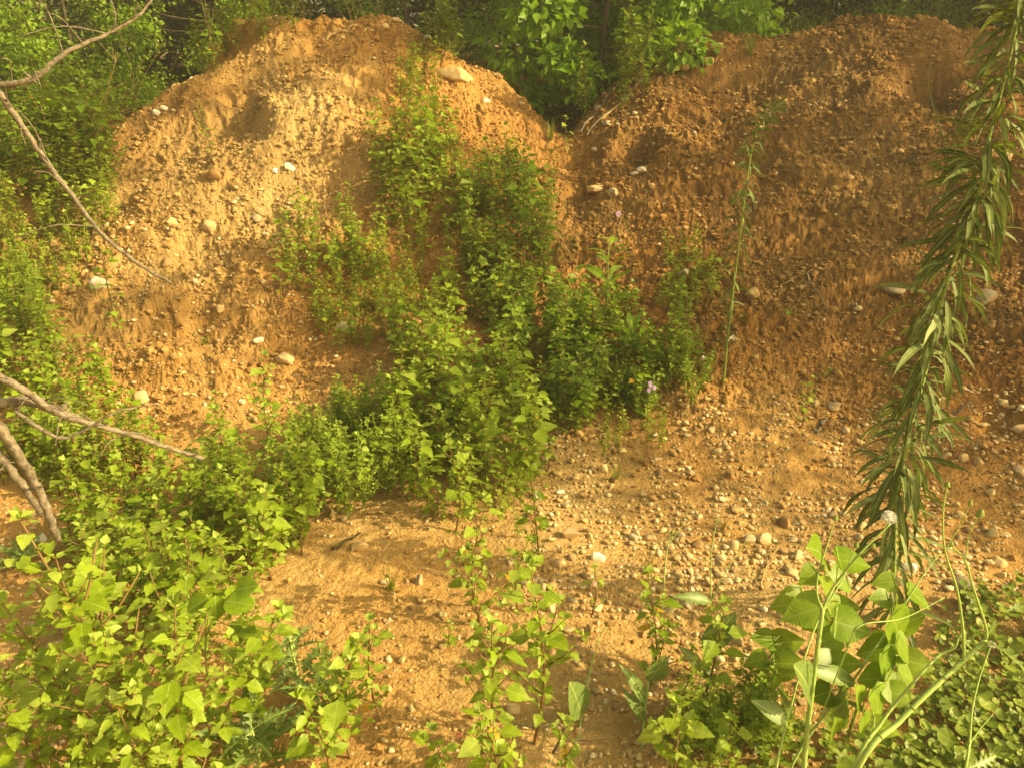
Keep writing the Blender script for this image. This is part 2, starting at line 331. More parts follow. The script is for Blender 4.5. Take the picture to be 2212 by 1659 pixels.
def stone_mat(name, stops):
    m, nt, N, L, P, O = mat(name)
    tc = N.new('ShaderNodeTexCoord'); at = N.new('ShaderNodeAttribute'); at.attribute_name = 'tone'; oi = N.new('ShaderNodeObjectInfo')
    r = ramp(N, stops)
    ad = N.new('ShaderNodeMath'); ad.operation = 'ADD'; L.new(at.outputs['Fac'], ad.inputs[0]); L.new(oi.outputs['Random'], ad.inputs[1])
    fr = N.new('ShaderNodeMath'); fr.operation = 'FRACT'; L.new(ad.outputs[0], fr.inputs[0]); L.new(fr.outputs[0], r.inputs[0])
    n = N.new('ShaderNodeTexNoise'); n.inputs['Scale'].default_value = 45; n.inputs['Detail'].default_value = 7; n.inputs['Roughness'].default_value = .7
    L.new(tc.outputs['Object'], n.inputs['Vector'])
    r2 = ramp(N, [(.3, (.6, .56, .5)), (.5, (1, 1, 1)), (.72, (1.18, 1.16, 1.12))]); L.new(n.outputs['Fac'], r2.inputs[0])
    mx = N.new('ShaderNodeMix'); mx.data_type = 'RGBA'; mx.blend_type = 'MULTIPLY'; mx.inputs[0].default_value = 1
    L.new(r.outputs[0], mx.inputs[6]); L.new(r2.outputs[0], mx.inputs[7])
    # soil dust caught on the stone
    n5 = N.new('ShaderNodeTexNoise'); n5.inputs['Scale'].default_value = 18; n5.inputs['Detail'].default_value = 5; L.new(tc.outputs['Object'], n5.inputs['Vector'])
    r5 = ramp(N, [(.44, (.04, .04, .04)), (.66, (.75, .75, .75))]); L.new(n5.outputs['Fac'], r5.inputs[0])
    m2 = N.new('ShaderNodeMix'); m2.data_type = 'RGBA'; L.new(r5.outputs[0], m2.inputs[0]); L.new(mx.outputs[2], m2.inputs[6]); m2.inputs[7].default_value = (.42, .25, .09, 1)
    L.new(m2.outputs[2], P.inputs['Base Color']); P.inputs['Roughness'].default_value = .75; P.inputs['Specular IOR Level'].default_value = .3
    bp = N.new('ShaderNodeBump'); bp.inputs['Strength'].default_value = .5; bp.inputs['Distance'].default_value = .003
    L.new(n.outputs['Fac'], bp.inputs['Height']); L.new(bp.outputs[0], P.inputs['Normal'])
    return m
M_PEB = stone_mat('mixed_pebble', [(0, (.50, .36, .15)), (.18, (.36, .26, .12)), (.36, (.58, .45, .22)), (.55, (.66, .54, .32)), (.68, (.30, .20, .10)), (.78, (.52, .31, .12)), (.88, (.72, .63, .44)), (1, (.44, .36, .22))])
M_WHITE = stone_mat('white_stone', [(0, (.76, .72, .62)), (1, (.84, .80, .70))])
M_GREY = stone_mat('grey_stone', [(0, (.34, .30, .20)), (1, (.42, .37, .26))])
M_TAN = stone_mat('tan_stone', [(0, (.56, .40, .20)), (1, (.64, .48, .26))])
M_DSTONE = stone_mat('dark_stone', [(0, (.20, .12, .05)), (1, (.27, .17, .07))])
M_PSTONE = stone_mat('pinkish_stone', [(0, (.56, .38, .20)), (1, (.62, .44, .25))])
STM = {'white': M_WHITE, 'grey': M_GREY, 'tan': M_TAN, 'dark': M_DSTONE, 'pinkish': M_PSTONE, 'pale': M_WHITE}

# ------------------------------------------------------------------ the ground: one sheet, finest where the photo looks
def build_ground():
    th = np.concatenate([np.linspace(-math.pi, -R(46), 30)[:-1], np.linspace(-R(46), R(46), 1400), np.linspace(R(46), math.pi, 30)[1:]])
    rr = np.concatenate([np.linspace(0.05, 1.0, 60)[:-1], np.geomspace(1.0, 9.0, 1250), np.geomspace(9.0, 120, 70)[1:]])
    TH, RR = np.meshgrid(th, rr)
    X = RR * np.sin(TH); Y = RR * np.cos(TH); Z = np.empty_like(X)
    for i in range(0, len(rr), 100): Z[i:i + 100] = full_h(X[i:i + 100], Y[i:i + 100])
    nr, nc = X.shape
    V = np.stack([X.ravel(), Y.ravel(), Z.ravel()], 1)
    i = np.arange(nr - 1)[:, None] * nc; j = np.arange(nc - 1)[None, :]
    a = (i + j).ravel(); F = np.stack([a, a + 1, a + nc + 1, a + nc], 1)[:, ::-1]
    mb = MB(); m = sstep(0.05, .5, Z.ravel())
    tone = 0.60 - .20 * m - .24 * m * sstep(-.2, .8, V[:, 0]) - .20 * sstep(.2, 1.2, V[:, 0]) * sstep(1.9, 2.5, V[:, 1]) + .14 * pn(V[:, 0] * 1.1 + 5, V[:, 1] * 1.1, 21)  # right foot darkened in tone for the shade lying on its gravel
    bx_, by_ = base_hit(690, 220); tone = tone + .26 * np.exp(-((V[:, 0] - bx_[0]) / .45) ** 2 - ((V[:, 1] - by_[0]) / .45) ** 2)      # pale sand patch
    back = np.maximum(sstep(6.1, 6.9, V[:, 1]), .8 * np.exp(-((V[:, 0] - .75) / .5) ** 2) * sstep(5.0, 5.7, V[:, 1])); tone = tone - .5 * back       # shade behind the crests and in the notch painted as darker soil
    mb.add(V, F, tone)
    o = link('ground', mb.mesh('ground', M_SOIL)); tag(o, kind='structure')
build_ground()

# ------------------------------------------------------------------ stones
def ico(sub):
    bm = bmesh.new(); bmesh.ops.create_icosphere(bm, subdivisions=sub, radius=1)
    V = np.array([v.co[:] for v in bm.verts]); F = np.array([[v.index for v in f.verts] for f in bm.faces]); bm.free(); return V, F
ICO1, ICO2, ICO3, ICO4 = ico(1), ico(2), ico(3), ico(4)
def rock_verts(tpl, rng, dims, ang=.0, lump=.12):
    V, F = tpl; V = V.copy()
    for k in range(4):
        d = rng.normal(size=3); d /= np.linalg.norm(d); f = rng.uniform(1.2, 2.6); ph = rng.uniform(0, 6)
        V = V * (1 + lump * .5 * np.sin(f * (V @ d) * 2 + ph))[:, None]
    if ang > 0:
        for k in range(int(5 + ang * 10)):
            d = rng.normal(size=3); d /= np.linalg.norm(d); c = rng.uniform(.55, .85) * (1 - .15 * ang)
            e = V @ d - c; V = V - np.where(e > 0, e * (.6 + .4 * ang), 0)[:, None] * d[None]
    return V * np.array(dims), F
rs = np.random.RandomState(5)
PEB = []
for i in range(9):
    V, F = rock_verts(ICO3, rs, (1, rs.uniform(.7, .95), rs.uniform(.5, .75)), rs.choice([.1, .4, .9]), .2)
    mb = MB(); mb.add(V, F, rs.rand()); PEB.append(mb.mesh('pebble', M_PEB))
# named stones: px, row, half width px, half height px, colour, angular, label
STONES = [
 (220, 628, 19, 17, 'white', .1, 'large round whitish boulder half buried on the left mound beside a slender weed'),
 (622, 365, 15, 10, 'white', .7, 'flat white angular stone high on the shaded part of the left mound'),
 (595, 383, 7, 5, 'white', .5, 'small white chip just below the flat white angular stone'),
 (985, 171, 40, 18, 'tan', .7, 'large flat tan slab jutting from the right shoulder of the left mound'),
 (1125, 1022, 27, 15, 'tan', .5, 'pale tan rock perched on a pedestal of soil at the foot of the gully'),
 (1160, 1068, 14, 16, 'white', .4, 'rough whitish stone right below the pedestal rock'),
 (1210, 1062, 10, 8, 'white', .1, 'small white oval stone right of the rough whitish stone'),
 (1230, 1152, 26, 22, 'pinkish', .9, 'triangular pinkish white rock with rust red tip on the gravel'),
 (1293, 1198, 16, 15, 'white', .4, 'bright white stone standing alone on its little soil cap'),
 (1207, 1217, 17, 10, 'tan', 0, 'smooth tan oval stone below the triangular pinkish rock'),
 (904, 1250, 12, 18, 'grey', .8, 'upright pointed grey white stone on the bare sand'),
 (775, 1172, 19, 12, 'tan', 0, 'smooth yellow tan cobble at the top edge of the bare sand'),
 (742, 728, 17, 10, 'pale', .3, 'elongated pale stone beside the right foot of the left mound'),
 (619, 780, 24, 14, 'tan', .7, 'broad flat yellowish stone with dark cracks on the left slope'),
 (456, 500, 15, 11, 'tan', .1, 'rounded yellow tan stone in the middle of the left mound'),
 (378, 504, 12, 11, 'tan', .3, 'tan stone leftmost of a little row on the left mound'),
 (360, 566, 11, 12, 'dark', 0, 'dark brown cobble standing on a soil pillar on the left mound'),
 (491, 571, 11, 12, 'dark', 0, 'round brown cobble right of the branch tip on the left mound'),
 (307, 861, 20, 12, 'pinkish', .2, 'pinkish cobble with a small dark hole at the foot of the left mound'),
 (470, 408, 15, 13, 'dark', .2, 'large dark brown rounded clod in the shade of the left mound'),
 (553, 472, 14, 8, 'grey', .1, 'flat grey oval stone right of the middle of the left mound'),
 (588, 462, 12, 10, 'dark', .2, 'brown rounded stone right next to a flat grey oval stone'),
 (1303, 1018, 13, 12, 'tan', .1, 'rounded tan cobble upper one of a pair below the purple flowers'),
 (1326, 1035, 10, 9, 'dark', 0, 'rounded brown cobble lower one of a pair below the purple flowers'),
 (1243, 1030, 8, 8, 'tan', 0, 'small round cobble between the pedestal rock and a pair of cobbles'),
 (1575, 1030, 11, 11, 'dark', .1, 'brown cobble on the gravel below the young weed'),
 (1650, 1158, 17, 15, 'tan', .2, 'large pale rounded cobble at the centre of the pebble heap'),
 (1618, 1160, 14, 12, 'grey', .2, 'grey cobble left of the pale rounded cobble in the pebble heap'),
 (1585, 1175, 12, 12, 'tan', .2, 'squarish tan cobble left in the pebble heap'),
 (1506, 1174, 13, 13, 'dark', .2, 'brown pointed stone at the left of the pebble heap'),
 (1607, 1222, 11, 10, 'tan', .4, 'yellow tan stone below the pebble heap on bare soil'),
 (1408, 1153, 12, 9, 'tan', 0, 'smooth yellow oval pebble right of the triangular pinkish rock'),
 (1693, 1128, 17, 11, 'dark', .1, 'brown oval cobble at the top of the pebble heap'),
 (1799, 876, 14, 12, 'grey', .2, 'rounded grey stone on the gravel right of a small leafy weed'),
 (1477, 566, 11, 15, 'white', .6, 'whitish stone beside a grass tuft at the left edge of the right mound'),
 (1580, 752, 15, 12, 'white', .8, 'sharp white rock behind the stalk of the slender narrow leaved weed'),
 (1516, 788, 11, 9, 'white', .7, 'rough whitish rock left of the slender weed foot'),
 (1626, 632, 15, 11, 'tan', .1, 'banded tan cobble half buried right of the slender weed'),
 (1925, 625, 23, 12, 'grey', .2, 'long grey cobble on the right mound left of the tall weed'),
 (2124, 652, 24, 22, 'grey', .6, 'large grey boulder behind the tall weed at the right edge'),
 (2168, 345, 11, 13, 'tan', .2, 'yellow tan upright stone high on the right mound by the tall weed'),
 (1690, 327, 12, 10, 'dark', 0, 'round brown cobble on the right mound right of the weed top'),
 (1386, 384, 11, 9, 'white', .1, 'bright white stone below the dark hollow at the gully edge'),
 (1370, 386, 9, 6, 'pale', .2, 'pale flat stone touching the bright white stone at the gully edge'),
 (1322, 430, 14, 11, 'grey', .3, 'grey stone among the dry twigs at the gully edge'),
 (1288, 413, 28, 10, 'tan', .6, 'low broad brown yellow rock above the dry twigs'),
 (1051, 222, 10, 9, 'white', .1, 'white rounded stone below the tan slab'),
 (1002, 130, 20, 9, 'grey', .3, 'long grey stone in shade above the tan slab'),
 (922, 90, 12, 10, 'white', .8, 'bright white jagged stone on the crest of the left mound'),
 (858, 66, 12, 5, 'tan', .4, 'blocky tan stone at the right end of the left crest'),
 (832, 80, 9, 6, 'tan', .1, 'yellow pebble just below the left crest'),
 (1293, 248, 9, 11, 'grey', .4, 'grey stone in the shaded notch behind the gully'),
 (1310, 273, 11, 7, 'grey', 0, 'flat grey pebble at the foot of the fallen sticks'),
 (1475, 157, 14, 10, 'tan', .1, 'round stone on the shaded left shoulder of the right mound'),
 (1546, 124, 12, 9, 'tan', .1, 'rounded stone on the crest line of the right mound'),
 (1527, 157, 15, 9, 'tan', .3, 'longish tan stone below the crest of the right mound'),
 (2086, 1262, 19, 16, 'grey', .2, 'large pale grey cobble behind the thin green stalks'),
 (2156, 1209, 16, 11, 'tan', .1, 'large smooth yellow tan cobble at the right edge of the gravel'),
 (2134, 1216, 9, 8, 'tan', .1, 'small tan pebble touching the large smooth yellow cobble'),
 (2164, 1242, 8, 10, 'tan', .2, 'upright tan pebble below the large smooth yellow cobble'),
 (2048, 1190, 9, 12, 'pinkish', .1, 'pinkish egg shaped pebble behind the stalk fork'),
 (1968, 1223, 13, 13, 'white', .2, 'white cobble with one shaded side right of the tall weed foot'),
 (2078, 1002, 11, 10, 'tan', .3, 'orange tan stone right of the tall weed on the gravel'),
 (2110, 1005, 10, 9, 'tan', .3, 'tan stone among pebbles at the right of the tall weed'),
 (2130, 730, 10, 10, 'dark', 0, 'round orange brown cobble right of the tall weed'),
 (2205, 928, 16, 9, 'pinkish', .1, 'pinkish cobble cut by the right edge of the picture'),
 (338, 243, 9, 6, 'pale', .1, 'pale oval pebble on the left shoulder of the left mound'),
 (352, 236, 9, 5, 'pale', .1, 'pale flat pebble beside the pale oval pebble on the left shoulder'),
 (421, 186, 9, 8, 'pale', .2, 'pale stone at the left edge of the mound under dark bushes'),
 (92, 1168, 12, 9, 'white', .2, 'white stone on the ground below the fallen grey branches'),
 (1442, 1320, 14, 12, 'grey', .2, 'grey cobble in shade between thin stalks near the front'),
 (1484, 1305, 14, 13, 'grey', .2, 'larger grey brown cobble at the shaded front gravel'),
 (1235, 1302, 10, 8, 'grey', .1, 'round grey pebble by the small reddish weed in front'),
 (1470, 1446, 12, 11, 'dark', .1, 'brown pebble at the front between two leafy stalks'),
 (1278, 1413, 8, 8, 'tan', .4, 'orange tan pebble on the sand near the front'),
 (125, 1395, 20, 14, 'pinkish', .4, 'reddish brown stone at left behind the front weeds'),
 (560, 800 - 52, 12, 8, 'pale', .2, 'pale tan oval stone on the lower left slope'),
 (240, 468 + 40, 10, 8, 'tan', .2, 'small tan stone at the edge of the left greenery'),
 (573, 673 - 40, 9, 11, 'tan', .6, 'angular orange tan stone on the lower left slope'),
 (478, 677, 11, 9, 'tan', .6, 'squarish yellow stone in the middle of the lower left slope'),
 (424, 620, 8, 7, 'grey', .1, 'small grey pebble right below the tip of the hanging branch'),
]
used_px = []
def stone_obj(px, row, hw, hh, colr, ang, label, name='stone', seed=0):
    p = hit1(px, row + hh * .35); used_px.append((px, row, max(hw, hh)))
    d = (p - cam.location).length; s = d / FPX
    rng = np.random.RandomState(seed)
    V, F = rock_verts(ICO4, rng, (hw * s * 1.0, hw * s * rng.uniform(.75, 1.0), hh * s * 1.05), max(ang, .15), .2)
    mb = MB(); mb.add(V, F, .1)
    o = link(name, mb.mesh(name, STM[colr]), None, (p.x, p.y, p.z + hh * s * .12)); o.rotation_euler = (rng.uniform(-.2, .2), rng.uniform(-.2, .2), rng.uniform(-.3, .3))
    return tag(o, label, 'stone', None)
for k, a in enumerate(STONES): stone_obj(*a, seed=100 + k)

# random pebbles: (px0,row0,px1,row1,count,min px,max px, zone words)
ZONES = [
 ((1150, 930, 1560, 1330), 2300, 'on the gravel in front of the gully'),
 ((1480, 860, 2212, 1280), 3900, 'on the gravel fan below the right mound'),
 ((1500, 1060, 1880, 1240), 500, 'in the pebble heap at the foot of the right mound'),
 ((1250, 320, 2212, 880), 1500, 'on the face of the right mound'),
 ((120, 420, 720, 960), 1900, 'on the face of the left mound'),
 ((560, 20, 1130, 240), 1500, 'near the crest of the left mound'),
 ((1300, 60, 1800, 330), 1100, 'on the left shoulder of the right mound'),
 ((700, 1080, 1300, 1659), 500, 'on the bare sand in front'),
 ((0, 1080, 120, 1659), 500, 'on the ground at the left edge'),
 ((1250, 1300, 1800, 1659), 900, 'on the shaded sand between the stalks in front'),
 ((150, 230, 420, 420), 200, 'on the left shoulder of the left mound'),
]
rp = np.random.RandomState(11)
P_ = []
for zi, (b, n, words) in enumerate(ZONES):
    px = rp.uniform(b[0] - 20, b[2] + 20, int(n * 1.35)); rw = rp.uniform(b[1], b[3], int(n * 1.35))
    # soft ragged edges
    e = pn(px / 120, rw / 90, 40 + zi) > -.25; px = px[e]; rw = rw[e]
    pts = hit(px, rw); dist = np.sqrt(((pts - np.array(cam.location)) ** 2).sum(1))
    r = np.exp(rp.normal(math.log(.0054), .55, len(px))); r = np.clip(r, .002, .026)
    for q in range(len(px)): P_.append((zi, px[q], rw[q], pts[q], r[q], r[q] / dist[q] * FPX))
P_.sort(key=lambda q: -q[5])
used = np.array([(u[0], u[1], u[2]) for u in used_px])
heroes = []; rest = []
for q in P_:
    if q[3][1] > 9: continue
    if len(used) and np.any((used[:, 0] - q[1]) ** 2 + (used[:, 1] - q[2]) ** 2 < (used[:, 2] + q[5]) ** 2): continue
    (heroes if len(heroes) < 215 else rest).append(q)
for (zi, px, rw, pt, r, ap) in heroes:
    o = link('pebble', PEB[rp.randint(len(PEB))], None, (pt[0], pt[1], pt[2] + r * .26)); o.scale = (r, r, r * rp.uniform(.8, 1.15)); o.rotation_euler = (rp.uniform(-.3, .3), rp.uniform(-.3, .3), rp.uniform(0, 6.28))
    tag(o, 'small rounded pebble lying ' + ZONES[zi][2], 'pebble', 'pebbles ' + ZONES[zi][2])
mb = MB(); T2 = [rock_verts(ICO2, rp, (1, rp.uniform(.7, 1), rp.uniform(.5, .8)), rp.choice([.1, .7]), .25) for k in range(16)]
T1 = [rock_verts(ICO1, rp, (1, rp.uniform(.7, 1), rp.uniform(.5, .85)), 0, .25) for k in range(12)]
def scatter_rocks(mb, T, P, r, tone, lift=.2):
    rz = rp.uniform(0, 6.28, len(P)); c = np.cos(rz); s = np.sin(rz); ti = rp.randint(len(T), size=len(P))
    for k in range(len(T)):
        m = ti == k
        if not m.any(): continue
        V, F = T[k]; X = V[None, :, 0] * c[m][:, None] - V[None, :, 1] * s[m][:, None]; Y = V[None, :, 0] * s[m][:, None] + V[None, :, 1] * c[m][:, None]; Z = np.repeat(V[None, :, 2], m.sum(), 0)
        W = np.stack([X, Y, Z], 2) * r[m][:, None, None] + P[m][:, None, :]; W[:, :, 2] += (r[m] * lift)[:, None]
        FF = (F[None] + (np.arange(m.sum()) * len(V))[:, None, None]).reshape(-1, 3)
        mb.add(W.reshape(-1, 3), FF, np.repeat(tone[m], len(V)))
Pr = np.array([q[3] for q in rest]); rr_ = np.array([q[4] for q in rest])
scatter_rocks(mb, T2, Pr, rr_, rp.rand(len(rr_)), .3)
o = link('gravel', mb.mesh('gravel', M_PEB)); tag(o, 'countless small tan and brown pebbles strewn over the sandy mounds', 'gravel', None, 'stuff')
# crumbs of soil
n = 150000; xs = rp.uniform(-4.2, 4.8, n); ys = rp.uniform(1.0, 6.5, n)
zz = smooth_h(xs, ys); keep = (np.abs(xs) < ys * .8 + .5) & ((zz > .12) | (rp.rand(n) < .18)); keep &= (pn(xs * 2.6, ys * 2.6, 51) + rp.uniform(-.5, .5, n) > -.15)
xs = xs[keep]; ys = ys[keep]; P = np.stack([xs, ys, full_h(xs, ys)], 1)
r = np.clip(np.exp(rp.normal(math.log(.0066), .55, len(xs))), .002, .026) * np.where(ys < 2.6, .6, 1)
mb = MB(); scatter_rocks(mb, T1, P, r, .34 + .30 * rp.rand(len(r)) - .16 * sstep(-.2, .8, P[:, 0]), .2)
o = link('soil_crumbs', mb.mesh('soil_crumbs', M_SOIL, False)); tag(o, 'loose orange brown crumbs of sandy soil covering both mounds', 'soil', None, 'stuff')

# ------------------------------------------------------------------ plants
def unit(v):
    v = Vector(v); return v / max(v.length, 1e-9)
def weed(seed, H, L=.05, tpl=T_GOOSE, lod=0, lean=(0, 0), bush=1.0, mat_l=M_GOOSE, mat_s=M_STEMR, inter=.026, start=.12, tone=.45, droop=0.0):
    """leafy weed: returns (stem mesh, foliage mesh)"""
    rg = random.Random(seed); st = MB(); fo = MB()
    n = 9; P = []; wob = (rg.uniform(-.06, .06) * H, rg.uniform(-.06, .06) * H)
    for i in range(n):
        t = i / (n - 1); P.append(Vector((lean[0] * t * t + wob[0] * math.sin(t * 4), lean[1] * t * t + wob[1] * math.sin(t * 3.3 + 1), H * t)))
    r0 = .0022 + .005 * H
    tube(st, [P[0] - Vector((0, 0, .03))] + P, [r0] + [r0 * (1 - .75 * i / (n - 1)) for i in range(n)], 4 if lod else 6)
    def at(PP, t):
        f = t * (len(PP) - 1); i = min(int(f), len(PP) - 2); return PP[i].lerp(PP[i + 1], f - i)
    O = []; D = []; N = []; LL = []; WW = []; A = []
    def leaf(o, az, el, ln, tn, pet=.5):
        d = Vector((math.cos(az) * math.cos(el), math.sin(az) * math.cos(el), math.sin(el)))
        b = o + d * ln * pet
        if pet > .2 and lod == 0: tube(st, [o, o + d * ln * pet * .5 + Vector((0, 0, ln * .03)), b], [.0009, .0007, .0005], 3, cap=False)
        d2 = unit(d + Vector((0, 0, -.45 - droop + rg.uniform(-.35, .35))))
        nn = Vector((0, 0, 1)) + Vector((rg.gauss(0, .3) + .25, rg.gauss(0, .3) - .12, 0)) + d * .3
        O.append(b); D.append(d2); N.append(nn); LL.append(ln); WW.append(ln * rg.choice((.75, .95, 1.05, 1.15)) * rg.uniform(.88, 1.12)); A.append(min(.86, max(0, tn + rg.gauss(0, .13))) if rg.random() > .008 else 1.07)
    az = rg.uniform(0, 6.28); nn_ = max(6, int(H / inter))
    for i in range(nn_):
        t = start + (1 - start) * (i + rg.uniform(-.3, .3)) / nn_; t = min(max(t, .05), .99)
        az += 2.399 + rg.uniform(-.3, .3); o = at(P, t)
        s = .25 + .75 * math.sin(math.pi * (1 - t) ** .7)
        leaf(o, az, rg.uniform(.2, .8), L * s * rg.uniform(.5, 1.25), tone + .15 * t)
        for q in range(2 if lod == 0 else 1): leaf(o, az + rg.uniform(-1, 1), rg.uniform(.3, 1.1), L * s * rg.uniform(.3, .5), tone + .12 + .1 * t, .3)
        if t < .8 and rg.random() < .55 * bush:
            bl = H * .42 * (1 - t * .8) * rg.uniform(.4, 1) ; el = rg.uniform(.6, 1.0)
            d = Vector((math.cos(az) * math.cos(el), math.sin(az) * math.cos(el), math.sin(el)))
            Q = [o, o + d * bl * .5, o + d * bl + Vector((0, 0, bl * .18))]
            tube(st, Q, [r0 * .5, r0 * .4, r0 * .2], 3 if lod else 4)
            m = max(3, int(bl / (inter * .75)))
            for j in range(m):
                tt = (j + 1) / m; leaf(at(Q, tt), rg.uniform(0, 6.28), rg.uniform(.1, 1.0), L * rg.uniform(.3, .62) * (1.1 - .45 * tt), tone + .08 + .1 * tt, .35)
            for j in range(3): leaf(Q[-1], rg.uniform(0, 6.28), rg.uniform(.7, 1.3), L * rg.uniform(.25, .38), tone + .3, .1)
    for j in range(7): leaf(P[-1], j * 2.4, rg.uniform(.6, 1.3), L * rg.uniform(.3, .5), tone + .33, .1)
    add_leaves(fo, tpl, [tuple(v) for v in O], [tuple(v) for v in D], [tuple(v) for v in N], LL, WW, A)
    return st.mesh('stem', mat_s), fo.mesh('foliage', mat_l)
def put(name, meshes, loc, rz, s, label, cat, group=None, parts=('stem', 'foliage'), tilt=(0, 0)):
    r = link(name, None, None, loc); r.rotation_euler = (tilt[0], tilt[1], rz); r.scale = (s, s, s); r.empty_display_size = .05
    for pn_, me in zip(parts, meshes): link(pn_, me, r)
    return tag(r, label, cat, group)
# kinds far enough away to share a mesh
V_G = [weed(200 + i, .34 + .025 * i, .070, T_GLOW, 1, bush=1.5, inter=.019, start=.06) for i in range(8)]
V_GB = [weed(220 + i, .34 + .02 * i, .066, T_GOOSE, 0, bush=1.5, inter=.019, start=.08) for i in range(8)]
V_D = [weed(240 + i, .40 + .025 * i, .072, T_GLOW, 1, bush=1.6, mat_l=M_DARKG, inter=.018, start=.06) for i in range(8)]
V_F = [weed(260 + i, .26 + .02 * i, .030, T_OVAL, 1, bush=1.8, mat_l=M_GOOSE, inter=.010, mat_s=M_STEMG) for i in range(5)]
V_Y = [weed(270 + i, .15 + .012 * i, .034, T_OVAL, 1, bush=1.4, mat_l=M_YELLG, inter=.012, mat_s=M_STEMG) for i in range(5)]
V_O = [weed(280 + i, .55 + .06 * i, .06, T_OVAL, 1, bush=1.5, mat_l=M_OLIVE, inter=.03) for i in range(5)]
rw_ = random.Random(77)
def clump(kind, n, ell, scl, label, group, cat='weed', name='leafy_weed', edge=None):
    """n plants rooted inside an ellipse of the photo (px,row,rx,ry,slant)"""
    cx, cy, rx, ry, sl = ell; pos = []
    for i in range(n):
        for _ in range(20):
            u = rw_.uniform(-1, 1); v = rw_.uniform(-1, 1)
            if u * u + v * v > 1: continue
            p = (cx + u * rx + sl * v * ry, cy + v * ry)
            if all((p[0] - q[0]) ** 2 + ((p[1] - q[1]) * 1.6) ** 2 > (.95 * math.sqrt(rx * ry * 3.1 / n) * .8) ** 2 for q in pos): break
        pos.append(p)
    pts = hit([p[0] for p in pos], [p[1] for p in pos])
    ext = {}
    if n >= 12:
        for key, fn in (('leftmost', lambda q: q[0]), ('rightmost', lambda q: -q[0]), ('nearest', lambda q: -q[1]), ('farthest', lambda q: q[1]), ('second from the left', lambda q: q[0]), ('second from the right', lambda q: -q[0]),
                        ('second nearest', lambda q: -q[1]), ('second farthest', lambda q: q[1]), ('third from the left', lambda q: q[0]), ('third from the right', lambda q: -q[0]), ('third nearest', lambda q: -q[1]))[:4 if n < 16 else 11]:
            i = min((k for k in range(n) if k not in ext), key=lambda k: fn(pos[k])); ext[i] = key
    for k_, (p, w3) in enumerate(zip(pos, pts)):
        me = kind[rw_.randrange(len(kind))]; s = rw_.uniform(*scl)
        put(name, me, (w3[0], w3[1], w3[2] - .005), rw_.uniform(0, 6.28), s, (ext[k_] + ' ' + label if k_ in ext else label), cat, group, tilt=(rw_.uniform(-.12, .12), rw_.uniform(-.12, .12)))
G_ = 'green leafy weed '
clump(V_GB, 36, (1000, 985, 175, 145, -.15), (.75, 1.1), G_ + 'in the bright dense clump at the gully mouth', 'weeds crowding the mouth of the gully')
clump(V_GB, 12, (930, 820, 100, 60, 0), (.6, .85), G_ + 'at the upper left of the gully clump', 'weeds at the upper left of the gully clump')
clump(V_F, 40, (750, 1030, 125, 100, -.25), (.85, 1.25), 'fine leaved weed in the soft bright patch', 'fine leaved weeds in the soft patch', name='fine_leaved_weed')
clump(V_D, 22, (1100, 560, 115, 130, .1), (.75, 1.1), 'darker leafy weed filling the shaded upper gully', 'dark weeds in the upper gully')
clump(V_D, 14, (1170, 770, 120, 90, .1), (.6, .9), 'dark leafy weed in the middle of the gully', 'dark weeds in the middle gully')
clump(V_G, 20, (905, 430, 80, 110, 0), (.75, 1.05), 'leafy weed in the tall green column climbing the left mound', 'weeds in the column on the left mound')
clump(V_G, 9, (915, 235, 50, 55, 0), (.5, .75), 'leafy weed at the top of the green column below the left crest', 'weeds at the top of the column')
clump(V_G, 14, (725, 610, 115, 55, 0), (.6, .85), 'leafy weed in the sparse patch on the right flank of the left mound', 'weeds on the right flank of the left mound')
clump(V_Y, 44, (900, 620, 180, 75, 0), (.7, 1.3), 'small yellowish seedling on the strip between the green clumps', 'yellowish seedlings between the clumps', name='seedling')
clump(V_Y, 26, (780, 720, 110, 60, 0), (.7, 1.2), 'small yellowish seedling below the sparse weed patch', 'yellowish seedlings below the sparse patch', name='seedling')
clump(V_GB, 20, (555, 1160, 135, 85, 0), (.75, 1.0), G_ + 'in the bright clump left of the bare sand', 'weeds left of the bare sand')
clump(V_GB, 14, (320, 1210, 190, 70, 0), (.7, 1.0), G_ + 'behind the big front weeds at the left', 'weeds behind the big front weeds')
clump(V_GB, 22, (75, 930, 180, 120, -.2), (.6, .9), G_ + 'on the bank under the fallen grey branches', 'weeds under the fallen branches')
clump(V_F, 28, (20, 700, 100, 85, 0), (.7, 1.1), 'fine leaved weed at the left edge of the bank', 'fine leaved weeds at the left edge', name='fine_leaved_weed')
clump(V_Y, 30, (70, 590, 130, 60, 0), (.9, 1.5), 'yellow green seedling on the bank at the left edge', 'seedlings on the left bank', name='seedling')
clump(V_G, 18, (140, 490, 130, 55, 0), (.6, .9), 'sunlit leafy weed along the left foot of the left mound', 'weeds at the left foot of the left mound')
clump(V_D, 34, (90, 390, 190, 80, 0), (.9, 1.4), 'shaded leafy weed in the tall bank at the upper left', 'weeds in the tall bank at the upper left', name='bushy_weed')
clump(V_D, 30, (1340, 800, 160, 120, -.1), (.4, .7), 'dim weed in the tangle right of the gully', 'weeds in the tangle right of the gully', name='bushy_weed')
clump(V_Y, 14, (1330, 930, 130, 60, 0), (.7, 1.0), 'tiny seedling on the shaded gravel below the tangle', 'seedlings below the tangle', name='seedling')
clump(V_GB, 8, (500, 1040, 80, 30, 0), (.45, .65), G_ + 'below the left mound foot', 'weeds below the left mound foot')
clump(V_F, 24, (1560, 1610, 130, 50, 0), (.5, .8), 'small fine leaved weed at the front edge between the stalks', 'small weeds at the front edge', name='fine_leaved_weed')
clump(V_Y, 18, (1480, 620, 60, 80, 0), (.8, 1.2), 'yellow green seedling at the left edge of the right mound', 'seedlings at the left edge of the right mound', name='seedling')

